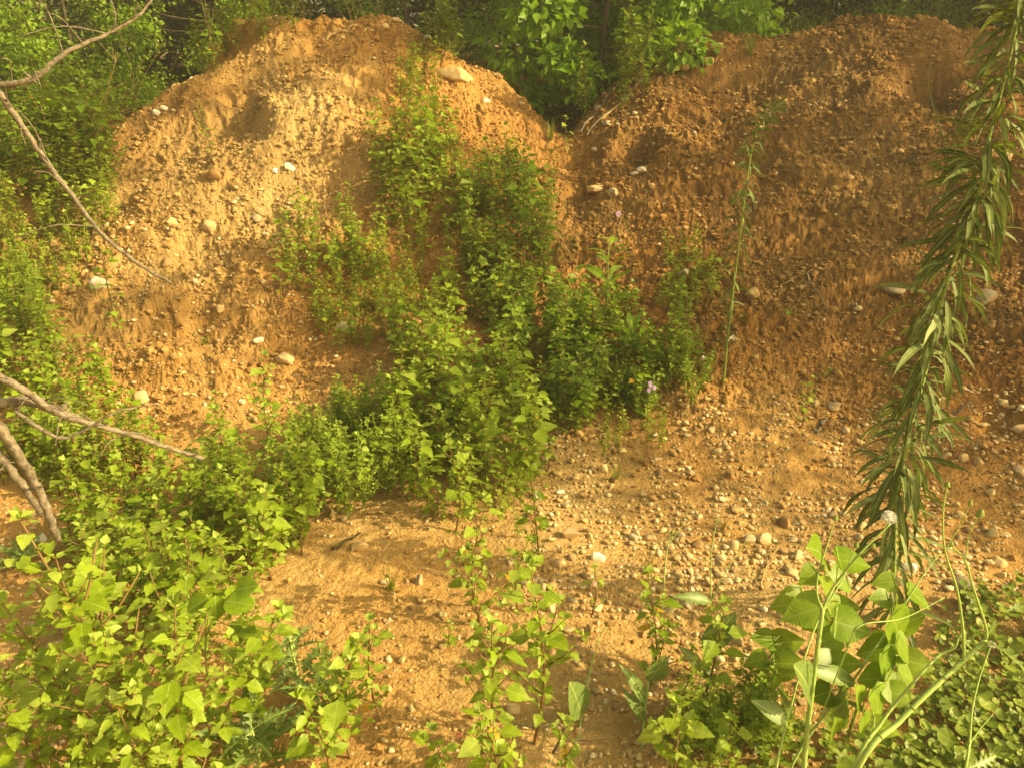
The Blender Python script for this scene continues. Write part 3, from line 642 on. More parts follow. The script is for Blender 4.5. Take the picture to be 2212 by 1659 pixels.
clump(V_GB, 9, (360, 1390, 190, 80, 0), (.75, 1.0), G_ + 'in the middle of the left foreground bank', 'weeds in the middle of the left foreground')
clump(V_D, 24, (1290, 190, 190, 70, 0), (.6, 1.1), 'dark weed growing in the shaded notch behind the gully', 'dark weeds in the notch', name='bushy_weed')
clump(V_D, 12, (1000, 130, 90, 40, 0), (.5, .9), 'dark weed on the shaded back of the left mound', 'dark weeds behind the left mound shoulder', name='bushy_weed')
clump(V_G, 12, (1010, 470, 60, 90, 0), (.5, .8), 'leafy weed between the green column and the upper gully', 'weeds between column and upper gully')
clump(V_F, 16, (1400, 850, 140, 60, 0), (.6, .9), 'fine leaved weed low in the tangle near the purple flowers', 'fine leaved weeds in the tangle', name='fine_leaved_weed')
clump(V_Y, 8, (1060, 1120, 110, 60, 0), (.5, .9), 'small seedling on the gravel below the gully clump', 'seedlings below the gully clump', name='seedling')
clump(V_D, 12, (1200, 900, 90, 50, 0), (.45, .7), 'dark weed in deep shade at the right foot of the gully clump', 'dark weeds at the foot of the gully clump', name='bushy_weed')
clump(V_G, 14, (1050, 680, 110, 60, 0), (.55, .8), 'leafy weed just above the bright gully clump', 'weeds above the gully clump')
clump(V_GB, 9, (1300, 860, 110, 40, 0), (.35, .5), 'sunlit green weed at the lower edge of the tangle', 'weeds at the lower edge of the tangle')
clump(V_G, 12, (50, 790, 120, 60, 0), (.6, .9), 'leafy weed on the bank just above the fallen branches', 'weeds above the fallen branches')
clump(V_GB, 16, (200, 1040, 190, 45, 0), (.6, .9), G_ + 'in the strip just below the fallen grey branches', 'weeds below the fallen branches')
# single weeds that can be told apart: base px,row, height, leaf, kind words
SINGLE = [
 (310, 1790, .86, .060, (0, 0), 1.2, 'tallest bright green weed with broad toothed leaves at lower left'),
 (225, 1740, .60, .058, (-.06, 0), 1.1, 'broad leaved bright weed left of the tallest front weed'),
 (430, 1780, .62, .060, (.05, 0), 1.2, 'broad leaved bright weed right of the tallest front weed'),
 (500, 1690, .48, .058, (.16, .04), 1.1, 'bright weed with stems leaning right over the bare sand'),
 (150, 1800, .42, .060, (-.05, 0), .9, 'lone weed with a pale top rosette near the lower left corner'),
 (270, 1850, .40, .060, (0, 0), 1.0, 'low weed at the bottom edge in front of the tallest weed'),
 (360, 1860, .46, .060, (0, 0), 1.1, 'low leafy weed at the bottom edge with a reddish stem'),
 (560, 1600, .42, .058, (.10, .02), 1.0, 'weed with large shaded leaves beside the spiny thistle'),
 (150, 1600, .32, .055, (-.02, 0), 1.1, 'dim weed at the left edge above the lone rosette weed'),
 (50, 1570, .26, .048, (0, 0), 1.0, 'dull green weed in shade at the far left front'),
 (400, 1520, .44, .058, (0, 0), 1.2, 'bright weed directly behind the tallest front weed on its right'),
 (260, 1480, .46, .060, (0, 0), 1.2, 'bright weed directly behind the tallest front weed on its left'),
 (330, 1390, .40, .058, (0, 0), 1.2, 'bright weed further behind the tallest front weed'),
 (1040, 1342, .44, .058, (.0, 0), 1.3, 'slender branching weed standing alone on the sand in the middle'),
 (1165, 1215, .34, .050, (-.04, 0), .6, 'thin weed with oval leaves beside the triangular pinkish rock'),
 (1120, 1330, .30, .044, (.02, 0), 1.0, 'weed just right of the slender branching weed'),
 (1155, 1625, .58, .060, (.0, .02), .8, 'tall single stemmed weed in the front middle'),
 (1045, 1650, .46, .060, (.04, 0), 1.0, 'weed with long leaves left of the tall single stemmed weed'),
 (1060, 1780, .38, .058, (0, 0), 1.1, 'leafy weed cut by the bottom edge in the middle'),
 (1215, 1740, .26, .050, (0, 0), 1.1, 'low weed at the bottom edge by the forked dark twig'),
 (950, 1720, .22, .046, (0, 0), .8, 'small weed at the bottom edge left of the middle weeds'),
 (755, 1650, .42, .060, (.05, 0), .9, 'weed with several thin stems on the sand right of the thistle'),
 (825, 1560, .34, .046, (-.02, 0), .5, 'thin weed with a four leaf top at the edge of the bare sand'),
 (700, 1720, .34, .058, (0, 0), 1.0, 'weed at the bottom edge right of the thistle'),
 (972, 1387, .085, .030, (0, 0), .4, 'tiny weed standing alone on the sand with its own small shadow'),
 (1280, 1335, .20, .034, (0, 0), .4, 'small weed with a reddish leaf on the front gravel'),
 (1385, 1510, .42, .050, (.01, 0), .7, 'leafy weed at the foot of the long bare stalk'),
 (1425, 1760, .38, .058, (.02, 0), 1.0, 'bright weed at the bottom edge below the long bare stalk'),
 (1510, 1560, .42, .050, (.03, 0), .6, 'weed with upright grey green leaves right of the long bare stalk'),
 (1185, 1010, .13, .042, (0, 0), .3, 'small weed with pointed rosette above the pedestal rock'),
 (1155, 1035, .10, .040, (0, 0), .2, 'small weed with one round leaf touching the pedestal rock'),
 (985, 1150, .40, .050, (0, 0), .8, 'pale tipped weed at the lower front of the gully clump'),
 (1735, 925, .24, .040, (0, 0), 1.6, 'small pyramid shaped weed alone on the dark gravel'),
 (1700, 700, .03, .03, (0, 0), .2, 'tiny weed on the dark part of the right mound'),
 (462, 362, .30, .052, (-.03, 0), .5, 'young weed alone high on the shaded left mound'),
 (285, 775, .62, .050, (-.05, 0), .5, 'slender weed beside the large whitish boulder'),
 (610, 685, .34, .045, (0, 0), .4, 'thin single weed at the right side of the left slope'),
 (440, 730, .07, .035, (0, 0), .1, 'two leaved seedling in the middle of the left slope'),
 (590, 960, .42, .060, (0, 0), .6, 'large leaved weed at the lower right corner of the left mound'),
 (480, 950, .22, .044, (0, 0), .8, 'small spreading weed below the pinkish cobble'),
 (1220, 330, .22, .050, (0, 0), .3, 'thin climbing weed lit in the notch between the mounds'),
 (1790, 800, .05, .03, (0, 0), .1, 'tiny seedling on the shaded right slope'),
 (1040, 420, .30, .055, (0, 0), .9, 'weed with upright pointed top at the left of the upper gully'),
 (1640, 1560, .22, .040, (0, 0), 1.3, 'bushy little weed with a yellow leaf near the bottom right'),
 (1560, 1700, .22, .045, (0, 0), .8, 'low weed in shade near the bottom edge right of the middle'),
]
for k, (px, row, H, L, lean, bush, lab) in enumerate(SINGLE):
    p = hit1(px, row); near = row > 1000
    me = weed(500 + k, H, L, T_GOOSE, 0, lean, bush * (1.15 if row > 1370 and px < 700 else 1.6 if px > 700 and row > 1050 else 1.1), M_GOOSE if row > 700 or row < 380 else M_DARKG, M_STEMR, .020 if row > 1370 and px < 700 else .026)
    put('leafy_weed', me, (p.x, p.y, p.z), 0, 1, lab, 'weed')

# ------------------------------------------------------------------ narrow leaved tall weeds
def narrow_weed(path, r0, Lf, n, seed, tuft=.5, mat_s=M_STEMG, wide=1.0, lo=.04, curl=.9):
    rg = random.Random(seed); st = MB(); fo = MB(); P = spline(path, 6)
    o0 = P[0].copy(); P = [p - o0 for p in P]; m = len(P)
    tube(st, [P[0] - Vector((0, 0, .04))] + P, [r0] + [r0 * (1 - .8 * (i / (m - 1)) ** 1.3) for i in range(m)], 7)
    V0, F0 = leaf_tpl([(0, .012), (.12, .035), (.3, .07), (.5, .085), (.7, .07), (.86, .04), (1, 0)], .3, 0)
    az = 0
    for i in range(n):
        t = lo + (1 - lo) * i / n; f = t * (m - 1); q = min(int(f), m - 2); o = P[q].lerp(P[q + 1], f - q); ax = unit(P[q + 1] - P[q])
        az += 2.399 + rg.uniform(-.4, .4)
        if t > .93: el = rg.uniform(.7, 1.25)
        else: el = rg.uniform(-.45, .7) + .3 * t
        L = Lf * rg.uniform(.7, 1.2) * (1 - tuft * t ** 1.6)
        h = Vector((math.cos(az), math.sin(az), 0)); pts = []; d = h * math.cos(el) + ax * math.sin(el); cur = o.copy()
        cl = curl * rg.uniform(.1, 1.7) * (1.15 - .7 * t)
        az += rg.uniform(-.25, .25); tw = rg.uniform(-2.2, 2.2); W = L * rg.uniform(.8, 1.2) * wide
        bl = []
        side = ax.cross(h) if abs(ax.cross(h).length) > .1 else Vector((1, 0, 0)); side.normalize()
        stn = [(0, .014), (.12, .04), (.3, .072), (.5, .085), (.7, .068), (.86, .038), (1, .002)]
        prev = 0; VV = []
        for (s, wd) in stn:
            cur = cur + d * (s - prev) * L; prev = s
            d = unit(d + Vector((rg.gauss(0, .10), rg.gauss(0, .10), -cl * .34 + rg.gauss(0, .08))))
            sd = unit(side * math.cos(tw * s) + d.cross(side) * math.sin(tw * s)); nn = sd.cross(d)
            VV += [tuple(cur), tuple(cur - sd * wd * W - nn * wd * W * .3), tuple(cur + sd * wd * W - nn * wd * W * .3)]
        F = []
        for k2 in range(len(stn) - 1):
            a = k2 * 3; b = a + 3; F += [(a, b, b + 1), (a, b + 1, a + 1), (a, a + 2, b + 2), (a, b + 2, b)]
        fo.add(VV, F, min(1, max(0, rg.gauss(.45, .2) + .15 * (t > .9))), np.array([(0 if q % 3 == 0 else .2, .1, 0) for q in range(len(VV))], float))
    return o0, st.mesh('stem', mat_s), fo.mesh('foliage', M_HORSE)
g = hit1(1931, 1345)
pth = [g] + [at_y(px, row, g.y + dy) for (px, row, dy) in ((1934, 1101, 0), (1957, 954, .02), (2004, 780, .03), (2051, 586, .05), (2108, 451, .05), (2128, 334, .06), (2171, 167, .07), (2205, 20, .08), (2225, -70, .09))]
o0, a_, b_ = narrow_weed(pth, .0080, .175, 560, 3, .40, M_STEMP, .58, .02, 1.3)
put('tall_narrow_leaved_weed', (a_, b_), o0, 0, 1, 'very tall weed with drooping narrow leaves rising along the right edge', 'weed')
g = hit1(1562, 835)
pth = [g] + [at_y(px, row, g.y + dy) for (px, row, dy) in ((1575, 700, .0), (1592, 560, .0), (1608, 430, .0), (1625, 320, 0), (1645, 262, -.02), (1668, 236, -.03))]
o0, a_, b_ = narrow_weed(pth, .006, .085, 170, 4, .15, M_STEMG, .8, .12, .8)
put('slender_narrow_leaved_weed', (a_, b_), o0, 0, 1, 'slender weed with narrow leaves and nodding tuft on the right mound', 'weed')
g = hit1(2040, 310)
pth = [g] + [at_y(px, row, g.y) for (px, row) in ((2022, 250), (2005, 180), (2014, 130))]
o0, a_, b_ = narrow_weed(pth, .003, .05, 50, 5, .6, M_STEMG, .7, .1, .6)
put('slender_narrow_leaved_weed', (a_, b_), o0, 0, 1, 'small thin budding weed high on the right mound near the dark hollow', 'weed')

# dock like plants with long blades (gully tangle)
def rosette(seed, n, L, H, tpl, mat_l, mat_s, el=(.3, 1.1), tone=.5, yellow=0):
    rg = random.Random(seed); st = MB(); fo = MB(); O = []; D = []; N = []; LL = []; A = []
    P = [Vector((0, 0, -.02)), Vector((.01, 0, H * .5)), Vector((0, .01, H))]; tube(st, P, [.005, .004, .002], 6)
    for i in range(n):
        az = i * 2.399 + rg.uniform(-.3, .3); t = i / n; e = rg.uniform(*el); o = Vector((0, 0, H * t))
        d = Vector((math.cos(az) * math.cos(e), math.sin(az) * math.cos(e), math.sin(e))); l = L * rg.uniform(.7, 1.1) * (1 - .5 * t)
        tube(st, [o, o + d * l * .2], [.002, .0012], 4, cap=False)
        O.append(tuple(o + d * l * .2)); D.append(tuple(d)); N.append((rg.gauss(0, .2), rg.gauss(0, .2), 1)); LL.append(l); A.append(1.07 if i < yellow else min(.93, max(0, rg.gauss(tone, .15))))
    add_leaves(fo, tpl, O, D, N, LL, None, A); return st.mesh('stem', mat_s), fo.mesh('foliage', mat_l)
DK = [(1245, 800, 24, .22, .16, 3, 'plant with long arched yellowing leaves right of the gully clump'), (1365, 790, 22, .22, .14, 1, 'plant with long arched green leaves right of the yellowing one'),
      (1310, 690, 20, .20, .40, 0, 'upright dark plant with long pointed leaves behind the arched ones'), (1350, 880, 14, .13, .06, 0, 'low plant with wide dull leaves left of the lower purple flowers')]
for k, (px, row, n_, L_, H_, y_, lab) in enumerate(DK):
    p = hit1(px, row); put('long_leaved_weed', rosette(60 + k, n_, L_, H_, T_DOCK, M_DARKG, M_STEMG, (.3, 1.0), .6, y_), p, k, 1, lab, 'weed')
# thistles
for k, (px, row, n_, L_, H_, lab) in enumerate([(560, 1680, 22, .17, .16, 'spiny grey green thistle at the bottom edge left of the bare sand'), (690, 1560, 16, .15, .12, 'spiny grey green thistle half hidden above the front thistle'),
                                             (650, 1490, 18, .12, .20, 'wilted upright thistle with curled leaves at the edge of the sand'), (60, 1230, 14, .14, .06, 'dull grey green thistle in shade at the far left')]):
    p = hit1(px, row); put('thistle', rosette(70 + k, n_, L_, H_, T_THIS, M_BLUE, M_STEMP, (.2, 1.0), .45), p, k * 1.3, 1, lab, 'thistle')

# ------------------------------------------------------------------ bare stalks at the lower right: traced by pixel and distance, with real thickness
def stalk(name, label, paths, leaves=(), heads=(), ms=M_STEMP, ml=M_BLUE, cat='weed'):
    """paths: list of ([ (px,row,y) ...], r0, r1); the first starts on the ground"""
    q0 = paths[0][0][0]; g0 = Vector((q0[0], q0[1], H1(q0[0], q0[1])))
    root = link(name, None, None, g0); root.empty_display_size = .05; tag(root, label, cat)
    mb = MB()
    for i, (pp, r0, r1) in enumerate(paths):
        P = [g0 - g0] + [at_y(*q) - g0 for q in pp[1:]] if i == 0 else [at_y(*q) - g0 for q in pp]
        P = spline(P, 6); m = len(P); tube(mb, P, [r0 + (r1 - r0) * j / (m - 1) for j in range(m)], 8)
        for j in range(3, m - 1, 6): tube(mb, [P[j] - (P[j + 1] - P[j]) * .04, P[j], P[j] + (P[j + 1] - P[j]) * .04], [(r0 + (r1 - r0) * j / m) * q for q in (1.0, 1.35, 1.0)], 8, cap=False)
    link('stem', mb.mesh('stem', ms), root)
    for (q, tip, L, W, tpl, tone) in leaves:
        a = at_y(*q) - g0; b = at_y(*tip) - g0; f = MB(); d = b - a
        nrm = Vector((.35, -.55, .8))
        add_leaves(f, tpl, [tuple(a)], [tuple(d)], [tuple(nrm)], [d.length * L], [d.length * W], [tone]); link('leaf', f.mesh('leaf', ml), root)
    for (q, r, kind) in heads:
        c = at_y(*q) - g0; h = MB(); rg = random.Random(int(q[0]))
        if kind == 'fluff':
            V, F = rock_verts(ICO2, np.random.RandomState(3), (r * .22,) * 3); h.add(V + np.array(c), F, .5)
            for i in range(170):
                z = rg.uniform(-.5, 1); an = rg.uniform(0, 6.28); s = math.sqrt(max(0, 1 - z * z)); d = Vector((s * math.cos(an), s * math.sin(an), z))
                tube(h, [c + d * r * .2, c + d * r * rg.uniform(.75, 1.05)], [.0003, .0002], 3, cap=False)
                e = c + d * r * .9
                for j in range(3):
                    dd = unit(d + Vector((rg.uniform(-1, 1), rg.uniform(-1, 1), rg.uniform(-1, 1)))); tube(h, [e, e + dd * r * .25], [.0002, .0001], 3, cap=False)
            link('seed_head', h.mesh('seed_head', M_FLUFF), root)
        else:
            V, F = rock_verts(ICO3, np.random.RandomState(3), (r * .7, r * .7, r)); V[:, :2] *= (1.25 - .5 * (V[:, 2:3] / r)); h.add(V + np.array(c), F, .5)
            link('bud', h.mesh('bud', M_STEMG), root)
g1 = at_y(1725, 1900, 1.12)
stalk('bare_stalk_weed', 'tall pale green forked stalk with large leaves left of the diagonal stalks',
 [([(g1.x, g1.y), (1737, 1659, 1.16), (1757, 1472, 1.22), (1777, 1316, 1.27)], .0062, .0046),
  ([(1777, 1316, 1.27), (1765, 1285, 1.27), (1767, 1240, 1.28), (1789, 1168, 1.30), (1800, 1130, 1.30)], .0030, .0015),
  ([(1777, 1316, 1.27), (1804, 1262, 1.29), (1862, 1190, 1.32), (1924, 1130, 1.34)], .0034, .0018),
  ([(1804, 1262, 1.29), (1850, 1205, 1.27), (1885, 1180, 1.27)], .0018, .001), ([(1804, 1262, 1.29), (1790, 1240, 1.28), (1780, 1228, 1.28)], .0014, .001)],
 leaves=[((1762, 1440, 1.23), (1795, 1400, 1.26), 1, 1.1, T_BIGOVAL, .3), ((1750, 1500, 1.21), (1738, 1440, 1.16), 1, .9, T_BIGOVAL, .4), ((1700, 1560, 1.17), (1634, 1512, 1.17), 1, .62, T_BIGOVAL, .5)],
 heads=[((1920, 1118, 1.34), .015, 'fluff'), ((1805, 1118, 1.30), .006, 'bud'), ((1780, 1226, 1.28), .007, 'bud'), ((1886, 1178, 1.27), .006, 'bud')])
g1 = at_y(1640, 1880, 1.12)
stalk('bare_stalk_weed', 'thinner green stalk crossing left behind the tall forked stalk',
 [([(g1.x, g1.y), (1680, 1640, 1.17), (1712, 1512, 1.24), (1735, 1430, 1.29), (1765, 1345, 1.35), (1820, 1250, 1.42), (1848, 1180, 1.46)], .0034, .0012)],
 leaves=[((1700, 1560, 1.2), (1713, 1500, 1.18), 1, .5, T_DOCK, .5)], heads=[((1850, 1176, 1.46), .007, 'bud')])
g1 = at_y(1660, 1850, 1.2)
stalk('bare_stalk_weed', 'long thin dark green stalk slanting up right in front of the broad leaves',
 [([(g1.x, g1.y), (1717, 1640, 1.24), (1790, 1530, 1.28), (1840, 1472, 1.31), (1890, 1400, 1.35), (1941, 1325, 1.40), (1995, 1240, 1.45), (2034, 1190, 1.48)], .0036, .0016),
  ([(1765, 1570, 1.26), (1830, 1400, 1.22), (1860, 1350, 1.22), (1950, 1335, 1.26), (2040, 1290, 1.30)], .0018, .001)],
 leaves=[((1848, 1478, 1.31), (1775, 1435, 1.26), 1, .7, T_DOCK, .7), ((1845, 1474, 1.31), (1775, 1425, 1.33), 1, .6, T_DOCK, .6), ((1810, 1510, 1.29), (1870, 1528, 1.22), 1, .9, T_BIGOVAL, .6), ((1790, 1540, 1.29), (1855, 1505, 1.2), 1, .8, T_BIGOVAL, .6)],
 heads=[((1832, 1392, 1.22), .006, 'bud')])
g1 = at_y(1760, 1860, .95)
stalk('bare_stalk_weed', 'thickest pale stalk slanting up right across the lower right corner and forking',
 [([(g1.x, g1.y), (1852, 1659, 1.02), (1940, 1560, 1.07), (2000, 1500, 1.10), (2078, 1429, 1.14), (2128, 1382, 1.17)], .0068, .0044),
  ([(2082, 1425, 1.14), (2080, 1360, 1.15), (2067, 1272, 1.17), (2041, 1188, 1.19), (2037, 1105, 1.2), (2046, 1050, 1.2)], .0032, .0012),
  ([(2128, 1382, 1.17), (2130, 1355, 1.17), (2101, 1265, 1.19), (2085, 1210, 1.2), (2054, 1178, 1.21)], .0032, .0014),
  ([(2041, 1188, 1.19), (2070, 1140, 1.2), (2095, 1090, 1.21)], .0012, .0007), ([(2085, 1210, 1.2), (2095, 1150, 1.2), (2118, 1110, 1.2)], .0012, .0007), ([(2128, 1382, 1.17), (2150, 1340, 1.18)], .0014, .0008)],
 leaves=[((2125, 1385, 1.17), (2230, 1425, 1.08), 1, 1.0, T_THIS, .8)],
 heads=[((2046, 1046, 1.2), .006, 'bud'), ((2096, 1086, 1.21), .005, 'bud'), ((2118, 1108, 1.2), .008, 'bud'), ((2054, 1174, 1.21), .006, 'bud')])
g1 = at_y(1758, 1860, .98)
stalk('bare_stalk_weed', 'pale stalk running parallel above the thickest slanting stalk',
 [([(g1.x, g1.y), (1846, 1652, 1.05), (1900, 1565, 1.09), (1940, 1512, 1.12), (1985, 1460, 1.14), (2027, 1416, 1.17), (2061, 1399, 1.18), (2070, 1378, 1.19), (2081, 1357, 1.19)], .0042, .0018)],
 leaves=[], heads=[])
g1 = at_y(2060, 1850, 1.0)
stalk('bare_stalk_weed', 'hairy dull green stalk near the right edge of the front',
 [([(g1.x, g1.y), (2085, 1659, 1.1), (2094, 1606, 1.14), (2100, 1530, 1.18), (2118, 1456, 1.22), (2140, 1395, 1.25)], .0034, .0016),
  ([(2094, 1606, 1.14), (2120, 1570, 1.16), (2155, 1530, 1.18)], .002, .001)],
 leaves=[((2090, 1659, 1.1), (2170, 1630, 1.12), 1, .9, T_THIS, .6)], heads=[((2142, 1392, 1.25), .008, 'fluff'), ((2125, 1430, 1.24), .009, 'bud')])
g1 = at_y(1372, 1790, 1.25)
stalk('bare_stalk_weed', 'long bare green stalk with a kinked upper fork in the front middle right',
 [([(g1.x, g1.y), (1387, 1606, 1.38), (1400, 1480, 1.46), (1425, 1385, 1.54), (1432, 1300, 1.6), (1438, 1210, 1.66), (1450, 1150, 1.7)], .0038, .0012),
  ([(1425, 1385, 1.54), (1450, 1320, 1.58), (1478, 1262, 1.62)], .0014, .0008), ([(1438, 1180, 1.67), (1470, 1140, 1.7), (1490, 1090, 1.72)], .001, .0006)],
 leaves=[((1392, 1520, 1.43), (1372, 1450, 1.42), 1, .8, T_DOCK, .6), ((1402, 1470, 1.46), (1440, 1425, 1.44), 1, .9, T_BIGOVAL, .5), ((1390, 1560, 1.41), (1372, 1500, 1.40), 1, .8, T_DOCK, .5)], heads=[((1452, 1148, 1.7), .006, 'bud')])
g1 = at_y(1245, 1700, 1.35)
stalk('bare_stalk_weed', 'curved thin stalk with one curled leaf in the front middle',
 [([(g1.x, g1.y), (1252, 1573, 1.42), (1268, 1480, 1.5), (1285, 1410, 1.56), (1300, 1365, 1.6), (1320, 1342, 1.62)], .003, .001)],
 leaves=[((1256, 1545, 1.44), (1243, 1480, 1.42), 1, 1.0, T_BIGOVAL, .6)], heads=[])
g1 = at_y(1490, 1660, 1.4)
stalk('bare_stalk_weed', 'thin forked stalk with clasping leaves left of the broad leaved plants',
 [([(g1.x, g1.y), (1508, 1500, 1.52), (1525, 1390, 1.62), (1535, 1300, 1.68), (1537, 1190, 1.74), (1552, 1110, 1.78)], .0032, .001),
  ([(1536, 1300, 1.68), (1570, 1230, 1.7), (1610, 1170, 1.74), (1640, 1130, 1.76)], .0016, .0008)],
 leaves=[((1535, 1300, 1.68), (1480, 1280, 1.64), 1, .8, T_DOCK, .5), ((1520, 1400, 1.6), (1590, 1330, 1.6), 1, .8, T_BIGOVAL, .3), ((1515, 1450, 1.56), (1492, 1400, 1.55), 1, .9, T_DOCK, .5), ((1520, 1430, 1.58), (1545, 1480, 1.5), 1, .9, T_DOCK, .5)], heads=[])

# ------------------------------------------------------------------ broad leaved plants: each big leaf a part
def broad_plant(label, base, y0, lv, seed):
    g0 = hit1(*base); g0 = Vector((g0.x, g0.y, g0.z)); root = link('broad_leaved_weed', None, None, g0); tag(root, label, 'weed'); root.empty_display_size = .05
    rg = random.Random(seed); st = MB(); top = Vector((.02, .0, .22)); axis = spline([(0, 0, -.02), (0.01, .01, .1), tuple(top)], 4); tube(st, axis, [.0045] * 5 + [.003] * (len(axis) - 5), 7)
    for (px, row, size, az, y) in lv:
        c = at_y(px, row, y) - g0; d = Vector((math.cos(az), rg.uniform(-.6, .0), math.sin(az) * 1.0 - .15)); d.normalize(); L = size * (y * 1.25) / FPX
        a = c - d * L * .45; j = axis[rg.randrange(3, len(axis))]
        tube(st, spline([j, j.lerp(a, .5) + Vector((0, 0, .03)), a], 4), .0014, 5, cap=False)
        f = MB(); add_leaves(f, T_HEART, [tuple(a)], [tuple(d)], [(.35 + rg.uniform(-.3, .3), -.5 + rg.uniform(-.3, .3), .8)], [L], [L * rg.uniform(.95, 1.15)], [rg.uniform(.3, .8)]); link('leaf', f.mesh('leaf', M_BROAD), root)
    link('stem', st.mesh('stem', M_STEMG), root)
c3 = lambda x, y: (1473 + .334 * x, 1105 + .334 * y)
lv1 = [(880, 250, 82, 2.2, 1.52), (1110, 320, 72, 0.1, 1.5), (940, 500, 80, 1.9, 1.46), (785, 650, 92, 3.3, 1.42), (700, 600, 80, 2.9, 1.5), (1100, 740, 85, .0, 1.38), (960, 820, 60, 3.0, 1.40), (990, 620, 55, -.9, 1.5)]
lv2 = [(1310, 455, 48, 3.1, 1.55), (1280, 560, 46, 2.8, 1.5), (1540, 560, 64, 5.9, 1.5), (1400, 760, 100, -1.0, 1.38), (1330, 1020, 90, -1.2, 1.30), (1530, 980, 66, .2, 1.34), (1440, 900, 70, 5.5, 1.34), (1150, 1190, 64, 1.8, 1.22), (1270, 1240, 80, -1.2, 1.22), (1460, 1060, 70, -.5, 1.3), (1390, 600, 50, 1.5, 1.48)]
lv1 += [(1010, 420, 60, 2.6, 1.55), (860, 720, 60, -2.6, 1.42), (1050, 610, 62, .5, 1.52), (820, 420, 50, 3.4, 1.56)]
lv2 += [(1350, 860, 76, .4, 1.42), (1480, 700, 60, .9, 1.44), (1230, 1080, 66, 2.8, 1.3), (1380, 1160, 70, -.6, 1.25), (1240, 900, 70, 3.3, 1.38), (1420, 1180, 60, .2, 1.24)]
lv3 = [(560, 1020, 60, 1.4, 1.42), (690, 980, 72, .4, 1.45), (530, 820, 60, 2.6, 1.5), (690, 840, 70, .4, 1.52), (600, 1130, 56, -1.6, 1.36), (480, 960, 50, 3.2, 1.45)]
lv4 = [(1000, 1060, 70, 2.4, 1.32), (1060, 980, 70, .6, 1.34), (900, 1180, 60, 3.0, 1.28), (1180, 1380, 60, -1.3, 1.15), (1000, 1390, 60, 1.7, 1.15), (1320, 1400, 60, .3, 1.14)]
for lab, bs, lv, sd in (('broad leaved plant with heart shaped toothed leaves behind the forked stalk', (1775, 1480), lv1, 1), ('tallest broad leaved plant with a very large leaf below the tall narrow leaved weed', (1905, 1510), lv2, 2),
                        ('broad leaved plant in shade at the left of the heart shaped group', (1665, 1500), lv3, 3), ('low broad leaved plant under the slanting stalks at lower right', (1830, 1600), lv4, 4)):
    broad_plant(lab, bs, 1.4, [(*c3(a, b), s, az, y) for (a, b, s, az, y) in lv], sd)
# small two toned goosefoot like at lower right front, serrated big leaves in the left front clump
p = hit1(470, 1560); root = link('broad_leaved_weed', None, None, p); tag(root, 'sapling with ribbed oval toothed leaves among the front left weeds', 'weed'); st = MB(); g0 = p
ax_ = spline([(0, 0, -.02), (.0, 0, .16), (.02, 0, .30)], 4); tube(st, ax_, .0025, 6)
for (px, row, s, az) in ((530, 1268, 62, .5), (515, 1300, 72, .1), (466, 1315, 64, -1.6), (425, 1305, 58, 3.6), (510, 1370, 60, .9), (560, 1468, 48, .2), (545, 1440, 40, 1.5)):
    y = 1.42; c = at_y(px, row, y) - g0; L = s * 1.75 / FPX; d = Vector((math.cos(az), -.25, math.sin(az))).normalized(); a = c - d * L * .5
    tube(st, spline([ax_[-2], ax_[-2].lerp(a, .5) + Vector((0, 0, .02)), a], 3), .0012, 5, cap=False)
    f = MB(); add_leaves(f, T_BIGOVAL, [tuple(a)], [tuple(d)], [(.4, -.5, .8)], [L], [L * 1.25], [.6]); link('leaf', f.mesh('leaf', M_BROAD), root)
link('stem', st.mesh('stem', M_STEMG), root)

# ------------------------------------------------------------------ round leaved ground cover at the lower right
rg = np.random.RandomState(9); n = 3400
px = rg.uniform(1560, 2330, n); rw2 = rg.uniform(1290, 1780, n)
dens = sstep(0, 1, (px - 1990) / 90 + (rw2 - 1400) / 200) ; dens = np.maximum(dens, .45 * sstep(1540, 1640, rw2) * (px > 1620))
dens = dens * np.where(pn(px / 70, rw2 / 50, 71) > -.28, 1, .15); kp = rg.rand(n) < dens; px = px[kp]; rw2 = rw2[kp]; P = hit(px, rw2)
O = P + np.stack([np.zeros(len(P)), np.zeros(len(P)), .012 + .08 * rg.rand(len(P)) ** 1.6 * (.5 + np.clip(pn(px / 60, rw2 / 45, 72) + .5, 0, 1))], 1)
az = rg.uniform(0, 6.28, len(P)); D = np.stack([np.cos(az), np.sin(az), rg.uniform(-.15, .35, len(P))], 1); Nn = np.stack([rg.normal(.15, .25, len(P)), rg.normal(-.25, .25, len(P)), np.ones(len(P))], 1)
mb = MB(); add_leaves(mb, T_DISC, O, D, Nn, np.clip(np.exp(rg.normal(math.log(.021), .42, len(P))), .008, .045), None, rg.uniform(.05, .95, len(P)))
for q in range(len(P)): mb.add(*(lambda a, b: (np.array([a + (-.0006, 0, 0), a + (.0006, 0, 0), b]), [(0, 1, 2)]))(P[q], O[q]), .5)
m2 = rg.rand(len(P)) < .55
add_leaves(mb, T_OVAL, O[m2] + np.stack([rg.normal(0, .02, m2.sum()), rg.normal(0, .02, m2.sum()), rg.uniform(0, .04, m2.sum())], 1), D[m2] + rg.normal(0, .5, (m2.sum(), 3)), Nn[m2], rg.uniform(.010, .028, m2.sum()), None, rg.uniform(.3, .99, m2.sum()))
o = link('ground_cover', mb.mesh('ground_cover', M_IVY)); tag(o, 'creeping mat of round scalloped leaves covering the lower right corner', 'ground cover', None, 'stuff')

